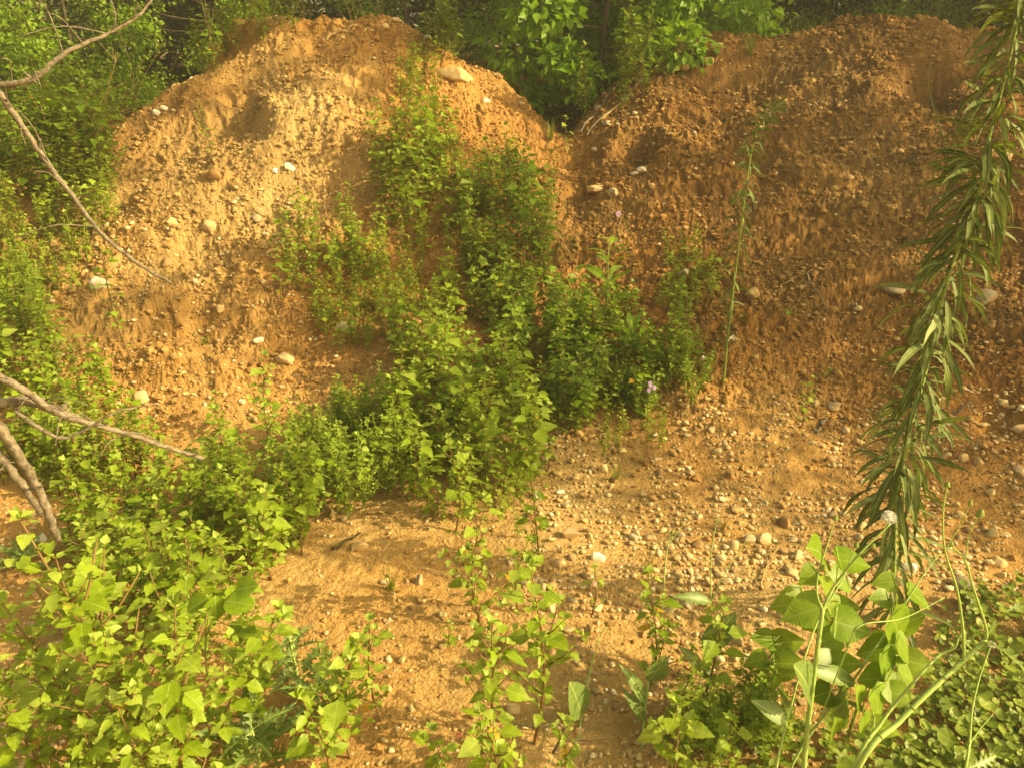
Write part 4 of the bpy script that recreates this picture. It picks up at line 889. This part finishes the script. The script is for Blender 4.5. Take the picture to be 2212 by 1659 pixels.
# ------------------------------------------------------------------ dead branches
def branch(name, label, pieces, cat='branch', m_=M_BARK, ground=False):
    P0 = at_y(*pieces[0][0][0]); root = link(name, None, None, P0); tag(root, label, cat); root.empty_display_size = .05; rg = random.Random(len(label))
    for i, (pp, r0, r1) in enumerate(pieces):
        P = spline([at_y(*q) - P0 for q in pp], 8); m = len(P); mb = MB()
        P = [p + Vector((rg.gauss(0, 1), rg.gauss(0, 1), rg.gauss(0, 1))) * r0 * .09 for p in P]
        tube(mb, P, [(r0 + (r1 - r0) * j / (m - 1)) * rg.uniform(.92, 1.1) for j in range(m)], 10)
        if r0 > .006:
            for j in range(5, m - 3, 7):                            # fine broken twigs
                d = Vector((rg.uniform(-1, 1), rg.uniform(-1, .2), rg.uniform(-.4, 1))).normalized(); l = rg.uniform(.03, .14); tube(mb, spline([P[j], P[j] + d * l * .5 + Vector((0, 0, .01)), P[j] + d * l + Vector((rg.uniform(-.02, .02), 0, -.01))], 3), [.0014, .0013, .0012, .001, .0009, .0008, .0006], 4)
        for j in range(6, m - 2, 9):                                # knots and short spurs
            d = Vector((rg.uniform(-1, 1), rg.uniform(-.5, .5), rg.uniform(-.3, 1))).normalized(); rr = r0 + (r1 - r0) * j / m
            tube(mb, [P[j], P[j] + d * rr * rg.uniform(1.6, 4)], [rr * .7, rr * .25], 5)
        link('limb' if i == 0 else 'side_branch', mb.mesh('limb', m_), root)
branch('dead_branch', 'bare grey branch curving up across the dark trees at upper left', [([(-260, 210, 1.35), (-60, 190, 1.4), (0, 184, 1.42), (70, 172, 1.43), (130, 122, 1.45), (180, 97, 1.47), (240, 70, 1.5), (300, 35, 1.52), (340, -20, 1.55)], .0065, .002),
  ([(240, 70, 1.5), (250, 35, 1.5), (235, -10, 1.5)], .0015, .0008), ([(300, 35, 1.52), (250, 58, 1.6), (230, 62, 1.62)], .001, .0006), ([(70, 172, 1.43), (78, 180, 1.43)], .003, .0015)])
branch('dead_branch', 'long bare grey branch slanting down right across the left mound', [([(-180, 20, 1.5), (-60, 120, 1.5), (0, 205, 1.5), (40, 262, 1.5), (100, 350, 1.5), (150, 415, 1.5), (215, 500, 1.5), (290, 565, 1.5), (370, 612, 1.5)], .0075, .0028),
  ([(85, 325, 1.5), (88, 300, 1.5)], .0018, .001), ([(92, 318, 1.5), (110, 312, 1.5)], .0018, .0008)])
branch('dead_branch', 'thick grey fallen branch descending right over the lower left weeds', [([(-200, 760, 1.16), (-60, 790, 1.20), (0, 815, 1.22), (60, 848, 1.23), (130, 895, 1.25), (200, 915, 1.28), (300, 945, 1.33), (380, 972, 1.38), (440, 990, 1.42)], .0080, .0042),
  ([(-160, 860, 1.20), (0, 868, 1.24), (60, 868, 1.25), (130, 890, 1.26), (200, 917, 1.28)], .010, .007), ([(30, 880, 1.24), (70, 915, 1.24), (133, 946, 1.24), (190, 925, 1.25), (250, 890, 1.26), (340, 872, 1.30)], .0045, .0012)])
branch('dead_branch', 'thick rough grey branch leaning down at the left edge', [([(-180, 760, 1.16), (-60, 870, 1.17), (0, 925, 1.18), (40, 985, 1.20), (80, 1050, 1.22), (105, 1110, 1.23), (125, 1165, 1.25)], .0098, .0070)])
branch('dead_branch', 'shorter grey branch behind the rough one at the left edge', [([(-150, 880, 1.24), (-40, 950, 1.25), (0, 985, 1.26), (50, 1050, 1.26), (90, 1110, 1.28)], .010, .006)])
# sticks on the ground
def stick(label, a, b, r, lift=.01, name='stick', m_=M_TWIG, forks=()):
    A = hit1(*a); B = hit1(*b); mb = MB(); rg = random.Random(int(a[0])); P = []
    for i in range(9):
        t = i / 8; p = A.lerp(B, t); p.z = max(p.z, H1(p.x, p.y) - .01) + lift; P.append(p - A + Vector((rg.gauss(0, 1), rg.gauss(0, 1), rg.gauss(0, 1))) * r)
    tube(mb, P, [r * (1 - .5 * i / 8) for i in range(9)], 6)
    for (t, dx, dz) in forks: q = P[int(t * 8)]; tube(mb, [q, q + Vector((dx, 0, dz))], [r * .5, r * .2], 5)
    tag(link(name, mb.mesh(name, m_), None, A), label, 'stick')
stick('long thin fallen stick leaning in the shaded notch', (1255, 300), (1350, 195), .008, .04, m_=M_BARK)
stick('second fallen stick crossing in the shaded notch', (1265, 305), (1400, 180), .006, .03, m_=M_BARK)
stick('curved pale driftwood piece on the left shoulder of the right mound', (1300, 275), (1345, 235), .010, .02)
stick('straw coloured stick lying on the crest of the left mound', (705, 90), (770, 62), .010, .02)
stick('short pale stick above the bright gully clump', (935, 640), (1000, 630), .007, .02)
stick('dark brown twig at the top of the bare sand', (718, 1195), (785, 1150), .006, .01, m_=M_TRUNK)
stick('pale flattened stick below the fine leaved patch', (800, 1115), (860, 1110), .006, .01)
stick('dark forked twig lying at the bottom middle', (1195, 1640), (1235, 1540), .0035, .03, m_=M_TRUNK, forks=((.3, .12, .01), (.5, -.08, .04)))
stick('grey horizontal twig at the bottom middle', (1100, 1604), (1232, 1600), .003, .05, m_=M_BARK)
stick('thin brown stick on the right slope', (1735, 610), (1785, 690), .005, .01, m_=M_BARK)
stick('pale stick above the banded tan cobble', (1690, 614), (1755, 613), .004, .01)
stick('bent stick in the dark gravel', (1760, 935), (1775, 900), .009, .01, m_=M_BARK)
stick('brown root on the lower right gravel', (2055, 905), (2090, 885), .006, .015, m_=M_BARK)
stick('pale twig lying at the left front under weeds', (1640, 1270), (1680, 1175), .003, .02)
# dry twiggy weeds in the gully
def twiggy(label, base, H, seed, spread=1.0):
    g0 = hit1(*base); rg = random.Random(seed); mb = MB(); root = link('dry_twiggy_weed', None, None, g0); tag(root, label, 'dry weed')
    def grow(p, d, l, r, k):
        q = [p]; 
        for i in range(4): d = unit(d + Vector((rg.gauss(0, .22), rg.gauss(0, .22), rg.gauss(0, .15)))); q.append(q[-1] + d * l / 4)
        tube(mb, q, [r * (1 - .12 * i) for i in range(5)], 4)
        if k: 
            for i in range(rg.randint(2, 4)): grow(q[rg.randint(2, 4)], unit(d + Vector((rg.uniform(-1, 1) * spread, rg.uniform(-.7, .7) * spread, rg.uniform(-.5, .6)))), l * rg.uniform(.5, .75), r * .7, k - 1)
    for i in range(3): grow(Vector((0, 0, 0)), unit((rg.uniform(-.8, .8) * spread, rg.uniform(-.4, .2), 1)), H * .5, .0028, 3)
    link('twigs', mb.mesh('twigs', M_TWIG), root)
twiggy('straw coloured leafless twiggy weed left of the upper purple flower', (1240, 570), .42, 4, 1.1)
twiggy('straw coloured leafless twiggy weed under the upper purple flower', (1340, 560), .36, 7, 1.3)
twiggy('dry branching weed with seed pods in the middle of the gully tangle', (1225, 760), .26, 9, 1.0)
twiggy('thin dry twiggy weed at the lower left of the gully top', (1095, 600), .26, 12, 1.0)
# purple flowers
def flower(label, base, tip, n, seed, s=.011):
    g0 = hit1(*base); root = link('purple_wildflower', None, None, g0); tag(root, label, 'flower'); rg = random.Random(seed)
    T = at_y(tip[0], tip[1], g0.y - .05) - g0; st = MB(); tube(st, spline([(0, 0, -.01), tuple(T * .5 + Vector((.02, 0, .01))), tuple(T)], 5), .0016, 5, cap=False)
    for i in range(n):
        c = T + Vector((rg.uniform(-.03, .03), rg.uniform(-.01, .01), rg.uniform(-.035, .02))) * (1 if n > 1 else 0); tube(st, [T - Vector((0, 0, .03)), c], .0008, 4, cap=False)
        f = MB(); nrm = unit((.3, -1, .4)); u = unit(nrm.cross(Vector((0, 0, 1)))); v = nrm.cross(u)
        for k in range(5):
            an = k * 1.2566 + seed; d = u * math.cos(an) + v * math.sin(an); add_leaves(f, T_BIGOVAL, [tuple(c)], [tuple(d + nrm * .25)], [tuple(nrm)], [s], [s * 1.8], [rg.random()])
        link('blossom', f.mesh('blossom', M_PURP), root)
    link('stem', st.mesh('stem', M_STEMG), root)
flower('small purple flower above the dry twigs on the gully edge', (1352, 560), (1344, 468), 3, 1, .013)
flower('group of small purple flowers at the lower right of the gully tangle', (1400, 900), (1410, 836), 4, 3, .011)
# grass tufts
def tuft(n, H, seed, m_=M_GRASS, spread=.6):
    rg = random.Random(seed); mb = MB()
    for i in range(n):
        az = rg.uniform(0, 6.28); s = rg.uniform(.1, spread); p = Vector((math.cos(az), math.sin(az), 0)) * rg.uniform(0, .02); h = H * rg.uniform(.5, 1); wd = rg.uniform(.0009, .0018); sd = Vector((-math.sin(az), math.cos(az), 0))
        V = []; cur = p
        for k in range(5):
            t = k / 4; c = p + Vector((math.cos(az) * s * h * t ** 1.5, math.sin(az) * s * h * t ** 1.5, h * (t - .35 * s * t * t))); ww = wd * (1 - t * .95); V += [tuple(c - sd * ww), tuple(c + sd * ww)]
        F = []
        for k in range(4): a = k * 2; F += [(a, a + 1, a + 3), (a, a + 3, a + 2)]
        mb.add(V, F, rg.random())
    return mb.mesh('grass_tuft', m_)
TU = [tuft(50, .16, i) for i in range(3)]; TS = [tuft(40, .16, 10 + i, M_STRAW, 1.1) for i in range(3)]
for k, (px, row, s, dry, lab) in enumerate([(1478, 610, 1.2, 1, 'yellow grass tuft beside the whitish stone at the left edge of the right mound'), (1230, 330, 1.0, 1, 'dry yellow grass tuft at the notch below the dark shrub'), (1390, 1000, .9, 1, 'thin grassy tuft on the gravel below the purple flowers'),
     (1330, 1040, .7, 0, 'sparse green grass tuft beside the pair of cobbles'), (845, 1270, .8, 0, 'bent green grass blades left of the pointed grey stone'), (90, 760, 1.0, 0, 'green grass tuft at the left edge of the bank'), (20, 640, 1.2, 0, 'taller green grass tuft at the far left edge'),
     (1190, 300, 1.1, 0, 'green grass tuft under the dark shrub in the notch'), (1560, 1150, .8, 1, 'dry grass wisps by the pebble heap'), (1400, 1230, .8, 1, 'dry grass wisps on the front gravel'), (1080, 1400, .8, 1, 'dry grass wisps below the slender branching weed'), (1615, 150, 1.4, 0, 'drooping grass tuft on the crest of the right mound'),
     (560, 120, 1.6, 1, 'dry grass tuft on the left end of the crest'), (1300, 860, 1.0, 0, 'grassy tuft in the tangle above the shaded gravel'), (1380, 900, 1.0, 0, 'fine grass tuft around the lower purple flowers')]):
    p = hit1(px, row); o = link('grass_tuft', (TS if dry else TU)[k % 3], None, p); o.scale = (s,) * 3; o.rotation_euler = (0, 0, k); tag(o, lab, 'grass')
rd = random.Random(8)
for k in range(8):
    px = rd.uniform(120, 700); yy = rd.uniform(6.4, 7.4); a, fy, fz = ray(px, 100); x = float(a) * yy / float(fy); z0 = H1(x, yy); h = rd.uniform(.9, 1.7); mb = MB(); d = Vector((rd.uniform(-.5, .5), 0, 1)).normalized()
    Q = spline([(0, 0, 0), tuple(d * h * .5), tuple(d * h + Vector((rd.uniform(-.2, .2), 0, -.05)))], 4); tube(mb, Q, [.004 * (1 - .08 * i) for i in range(9)], 5)
    for q in range(6): o_ = Q[rd.randint(3, 7)]; tube(mb, [o_, o_ + Vector((rd.uniform(-.2, .2), rd.uniform(-.1, .1), rd.uniform(.05, .25)))], [.002, .001], 4)
    tag(link('dead_weed', mb.mesh('dead_weed', M_TWIG), None, (x, yy, z0)), 'thin straw coloured dead weed standing against the dim wood at upper left', 'dead weed', 'straw coloured dead weeds against the wood')
# dry and reddish leaves
for k, (px, row, s, m_, lab) in enumerate([(1143, 1127, .018, M_PINK, 'pinkish fallen leaf among the weeds left of the triangular rock'), (235, 888, .026, M_DRYL, 'orange yellow leaf below the fallen branches'), (155, 830, .03, M_DRYL, 'dry pale brown leaf on the weeds at left'), (985, 1598, .012, M_PINK, 'dark red fallen leaf on the sand at the bottom'),
     (1228, 1132, .012, M_PINK, 'red leaf bit on top of the triangular pinkish rock'), (1290, 1260, .014, M_PINK, 'small red leaf on the small front gravel weed'), (320, 1475, .035, M_DRYL, 'curled brown leaf hanging in the tallest front weed'), (260, 1280, .03, M_DRYL, 'dry tan leaf in the left front weeds'), (600, 1205, .02, M_DRYL, 'pale brown leaf by the sand edge'),
     (1235, 905, .018, M_PINK, 'dark red leaf at the right foot of the gully clump')]):
    p = hit1(px, row); mb = MB(); add_leaves(mb, T_BIGOVAL, [(0, 0, 0)], [(math.cos(k * 2), math.sin(k * 2), .3)], [(.4, -.6, .7)], [s * 1.4], [s * 1.8], [.5])
    dz = .012
    if 'weed' in lab and row > 1200: q = at_y(px, row, p.y * .85); p = q; dz = 0
    tag(link('fallen_leaf', mb.mesh('fallen_leaf', m_), None, (p.x, p.y, p.z + dz)), lab, 'leaf')
# litter: straw bits and rootlets
n = 6500; px = rp.uniform(100, 2212, n); rw2 = rp.uniform(250, 1659, n); P = hit(px, rw2); kp = P[:, 1] < 7; P = P[kp]; mb = MB()
for p in P:
    az = rp.uniform(0, 6.28); l = rp.uniform(.008, .05); d = np.array([math.cos(az), math.sin(az), 0]) * l; q = p + d; q[2] = float(p[2]) + rp.uniform(-.004, .012); mid = (p + q) / 2 + np.array([0, 0, rp.uniform(.002, .009)]); p2 = p + np.array([0, 0, .004])
    s = np.array([-math.sin(az), math.cos(az), 0]) * rp.uniform(.0005, .0011)
    mb.add([p2 - s, p2 + s, mid - s, mid + s, q], [(0, 1, 3), (0, 3, 2), (2, 3, 4)], rp.rand())
tag(link('plant_litter', mb.mesh('plant_litter', M_STRAW)), 'straw bits and thin rootlets scattered over the sandy ground', 'litter', None, 'stuff')

# ------------------------------------------------------------------ shrubs and trees
def tree_mesh(seed, H, W, nclump, nleaf, ls, mat_l, trunk_r=.09, low=.15, cr=.55):
    rg = random.Random(seed); st = MB(); fo = MB(); nr = np.random.RandomState(seed)
    top = Vector((rg.uniform(-.1, .1) * W, rg.uniform(-.1, .1) * W, H * .9)); tr = spline([(0, 0, -.2), tuple(top * .4 + Vector((rg.uniform(-.1, .1), 0, 0)) * W), tuple(top)], 6)
    tube(st, tr, [trunk_r * (1 - .8 * i / (len(tr) - 1)) for i in range(len(tr))], 8)
    for i in range(nclump):
        t = low + (1 - low) * rg.random(); az = i * 2.399 + rg.uniform(-.4, .4); f = t * (len(tr) - 1); q = min(int(f), len(tr) - 2); o = tr[q].lerp(tr[q + 1], f - q)
        rad = W * .5 * (.35 + .65 * math.sin(math.pi * min(1, .12 + t * .85))) * rg.uniform(.5, 1.1)
        e = o + Vector((math.cos(az) * rad, math.sin(az) * rad, rg.uniform(-.05, .25) * rad)); tube(st, spline([o, o.lerp(e, .5) + Vector((0, 0, -.04 * rad)), e], 3), [trunk_r * .3 * (1 - .13 * k) for k in range(7)], 5)
        c = cr * rg.uniform(.6, 1.25); m = int(nleaf * rg.uniform(.6, 1.3)); D = nr.normal(size=(m, 3)); D /= np.linalg.norm(D, axis=1, keepdims=True); O = D * (c * nr.uniform(.15, 1, (m, 1)) ** .6) * np.array([1, 1, .65]) + np.array(e)
        N = nr.normal(size=(m, 3)) * .6 + np.array([.1, -.1, 1]); D2 = D + nr.normal(size=(m, 3)) * .6 + np.array([0, 0, -.35])
        add_leaves(fo, T_OVAL if ls < .05 else T_GLOW, O, D2, N, ls * nr.uniform(.7, 1.3, m), None, np.clip(nr.normal(.45, .16, m), 0, .86))
    return st.mesh('trunk', M_TRUNK), fo.mesh('crown', mat_l)
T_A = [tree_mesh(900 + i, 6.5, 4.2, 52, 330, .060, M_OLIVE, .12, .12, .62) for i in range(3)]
T_B = [tree_mesh(910 + i, 2.6, 2.4, 26, 260, .052, M_DARKG, .04, .05, .42) for i in range(3)]
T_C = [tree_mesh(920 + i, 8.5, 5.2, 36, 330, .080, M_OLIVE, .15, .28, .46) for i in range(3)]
def stand(name, me, x, y, rz, s, lab, cat, group=None):
    put(name, me, (x, y, H1(x, y) - .02), rz, s, lab, cat, group, parts=('trunk', 'crown'))
# background wood
rb = random.Random(4)
bgt = [(-7.2, 9.5), (-5.2, 10.4), (-8.8, 13), (-6.2, 13.5), (-3.6, 12.2), (-1.6, 11.0), (.2, 11.8), (2.2, 11.2), (4.4, 11.8), (6.6, 11.0), (8.8, 12.2), (-11, 16), (-3, 16), (1, 16.5), (5, 16), (9.5, 16.5), (-7, 19), (13, 14), (-14, 12), (-10.5, 10), (-9.6, 11.5), (-4.4, 14.8), (-1.4, 13.4), (1.2, 13.8), (3.4, 13.6), (6, 13.4), (8, 14.5), (-8.2, 16.5), (-5, 18.5), (-1, 19), (3, 19.5), (7, 19), (11, 18.5), (-12, 20), (11.5, 12.5)]
for i, (x, y) in enumerate(bgt):
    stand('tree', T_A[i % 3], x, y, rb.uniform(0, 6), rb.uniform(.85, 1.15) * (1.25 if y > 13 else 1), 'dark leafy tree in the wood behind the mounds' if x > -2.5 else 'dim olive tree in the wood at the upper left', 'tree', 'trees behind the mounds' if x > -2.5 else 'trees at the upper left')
sh = [(-4.9, 6.9, .8), (-5.9, 7.6, .95), (-4.0, 7.6, .7), (-6.6, 6.4, .9), (-3.2, 8.3, .75), (-5.0, 8.6, 1.0), (-2.3, 9.0, .7), (-1.2, 8.6, .55), (.0, 8.9, .6), (2.6, 8.6, .5), (3.7, 8.9, .6), (4.9, 8.7, .55), (6.0, 8.6, .6), (1.5, 9.2, .7)]
ordn = ['leftmost', 'second from the left', 'third from the left', 'fourth from the left', 'fifth from the left', 'sixth from the left', 'seventh from the left', 'eighth from the left']
shL = sorted([q for q in sh if q[0] < -3], key=lambda q: q[0] / q[1]); shR = sorted([q for q in sh if q[0] >= -3], key=lambda q: q[0] / q[1])
for i, (x, y, s) in enumerate(sh):
    stand('shrub', T_B[i % 3], x, y, rb.uniform(0, 6), s, (ordn[shL.index((x, y, s))] + ' of the shaded bushes left behind the left mound') if x < -3 else (ordn[shR.index((x, y, s))] + ' of the shaded bushes behind the crests'), 'bush', 'bushes behind the left mound' if x < -3 else 'bushes behind the crests')
V_S = tree_mesh(990, 1.7, 1.6, 44, 190, .070, M_SHRUB, .03, .02, .26)
stand('shrub', V_S, .72, 6.25, 0, 1.0, 'large dark green leafy shrub hanging over the notch between the mounds', 'bush')
V_S2 = tree_mesh(991, 1.4, 1.4, 34, 170, .066, M_SHRUB, .03, .02, .24)
stand('shrub', V_S2, 1.45, 6.75, 1, 1.0, 'smaller leafy shrub right of the one over the notch', 'bush')
# weeds along the crest line
for k, (px, yy, n_) in enumerate([(x_, 6.5 + (x_ * 37 % 10) * .09, 0) for x_ in range(500, 2230, 32)]):
    a, fy, fz = ray(px, 60); x = float(a) * yy / float(fy)
    if 1060 < px < 1480: continue
    put('tall_background_weed', V_O[k % 5], (x, yy, H1(x, yy) - .01), k, rb.uniform(.7, 1.1), 'dim tall weed growing behind the crest of the left mound' if px < 1300 else 'dim tall weed growing behind the crest of the right mound', 'weed', 'weeds behind the left crest' if px < 1300 else 'weeds behind the right crest')
for k, (px, row) in enumerate([(545, 60), (575, 90), (610, 75), (520, 110), (640, 60), (490, 95), (465, 150), (440, 140)]):
    p = hit1(px, row + 25); put('leafy_weed', V_D[k % 8], p, k, .75, 'weed rooted on the left end of the left crest against the wood', 'weed', 'weeds on the left end of the left crest')
# trees beside the path, right of the picture: they cast the dappled shade
SH = [(7.4, 3.5, .92), (7.3, 1.9, .46), (8.6, 6.3, 1.0), (8.2, 9.2, 1.0), (11.6, 7.4, 1.1), (11.5, 11, 1.2), (14.2, 5.6, 1.1), (14.0, 7.8, 1.6), (12.5, 9.8, 1.45), (14.5, 9.0, 1.2), (6.8, 12.8, .8)]
for i, (x, y, s) in enumerate(SH):
    stand('tree', T_C[i % 3], x, y, i * 1.1, s, 'tall tree to the right of the mounds casting dappled shade', 'tree', 'shade trees right of the mounds')

# ------------------------------------------------------------------ lens flare imitated by an added haze: one closed box of thin even air round the whole scene
bm = bmesh.new(); bmesh.ops.create_cube(bm, size=1.0); me = bpy.data.meshes.new('veil'); bm.to_mesh(me); bm.free()
hz = link('veil', me, None, (0, 0, 7.0)); hz.scale = (260, 260, 20); tag(hz, 'added thin warm haze hanging in the air over the whole place', 'veil', None, 'stuff')
m = bpy.data.materials.new('veil'); m.use_nodes = True; nt = m.node_tree; nt.nodes.clear()
pv = nt.nodes.new('ShaderNodeVolumePrincipled'); pv.inputs['Color'].default_value = (.95, .93, .78, 1); pv.inputs['Density'].default_value = .0075; pv.inputs['Anisotropy'].default_value = .2
mo = nt.nodes.new('ShaderNodeOutputMaterial'); nt.links.new(pv.outputs[0], mo.inputs['Volume']); me.materials.append(m)
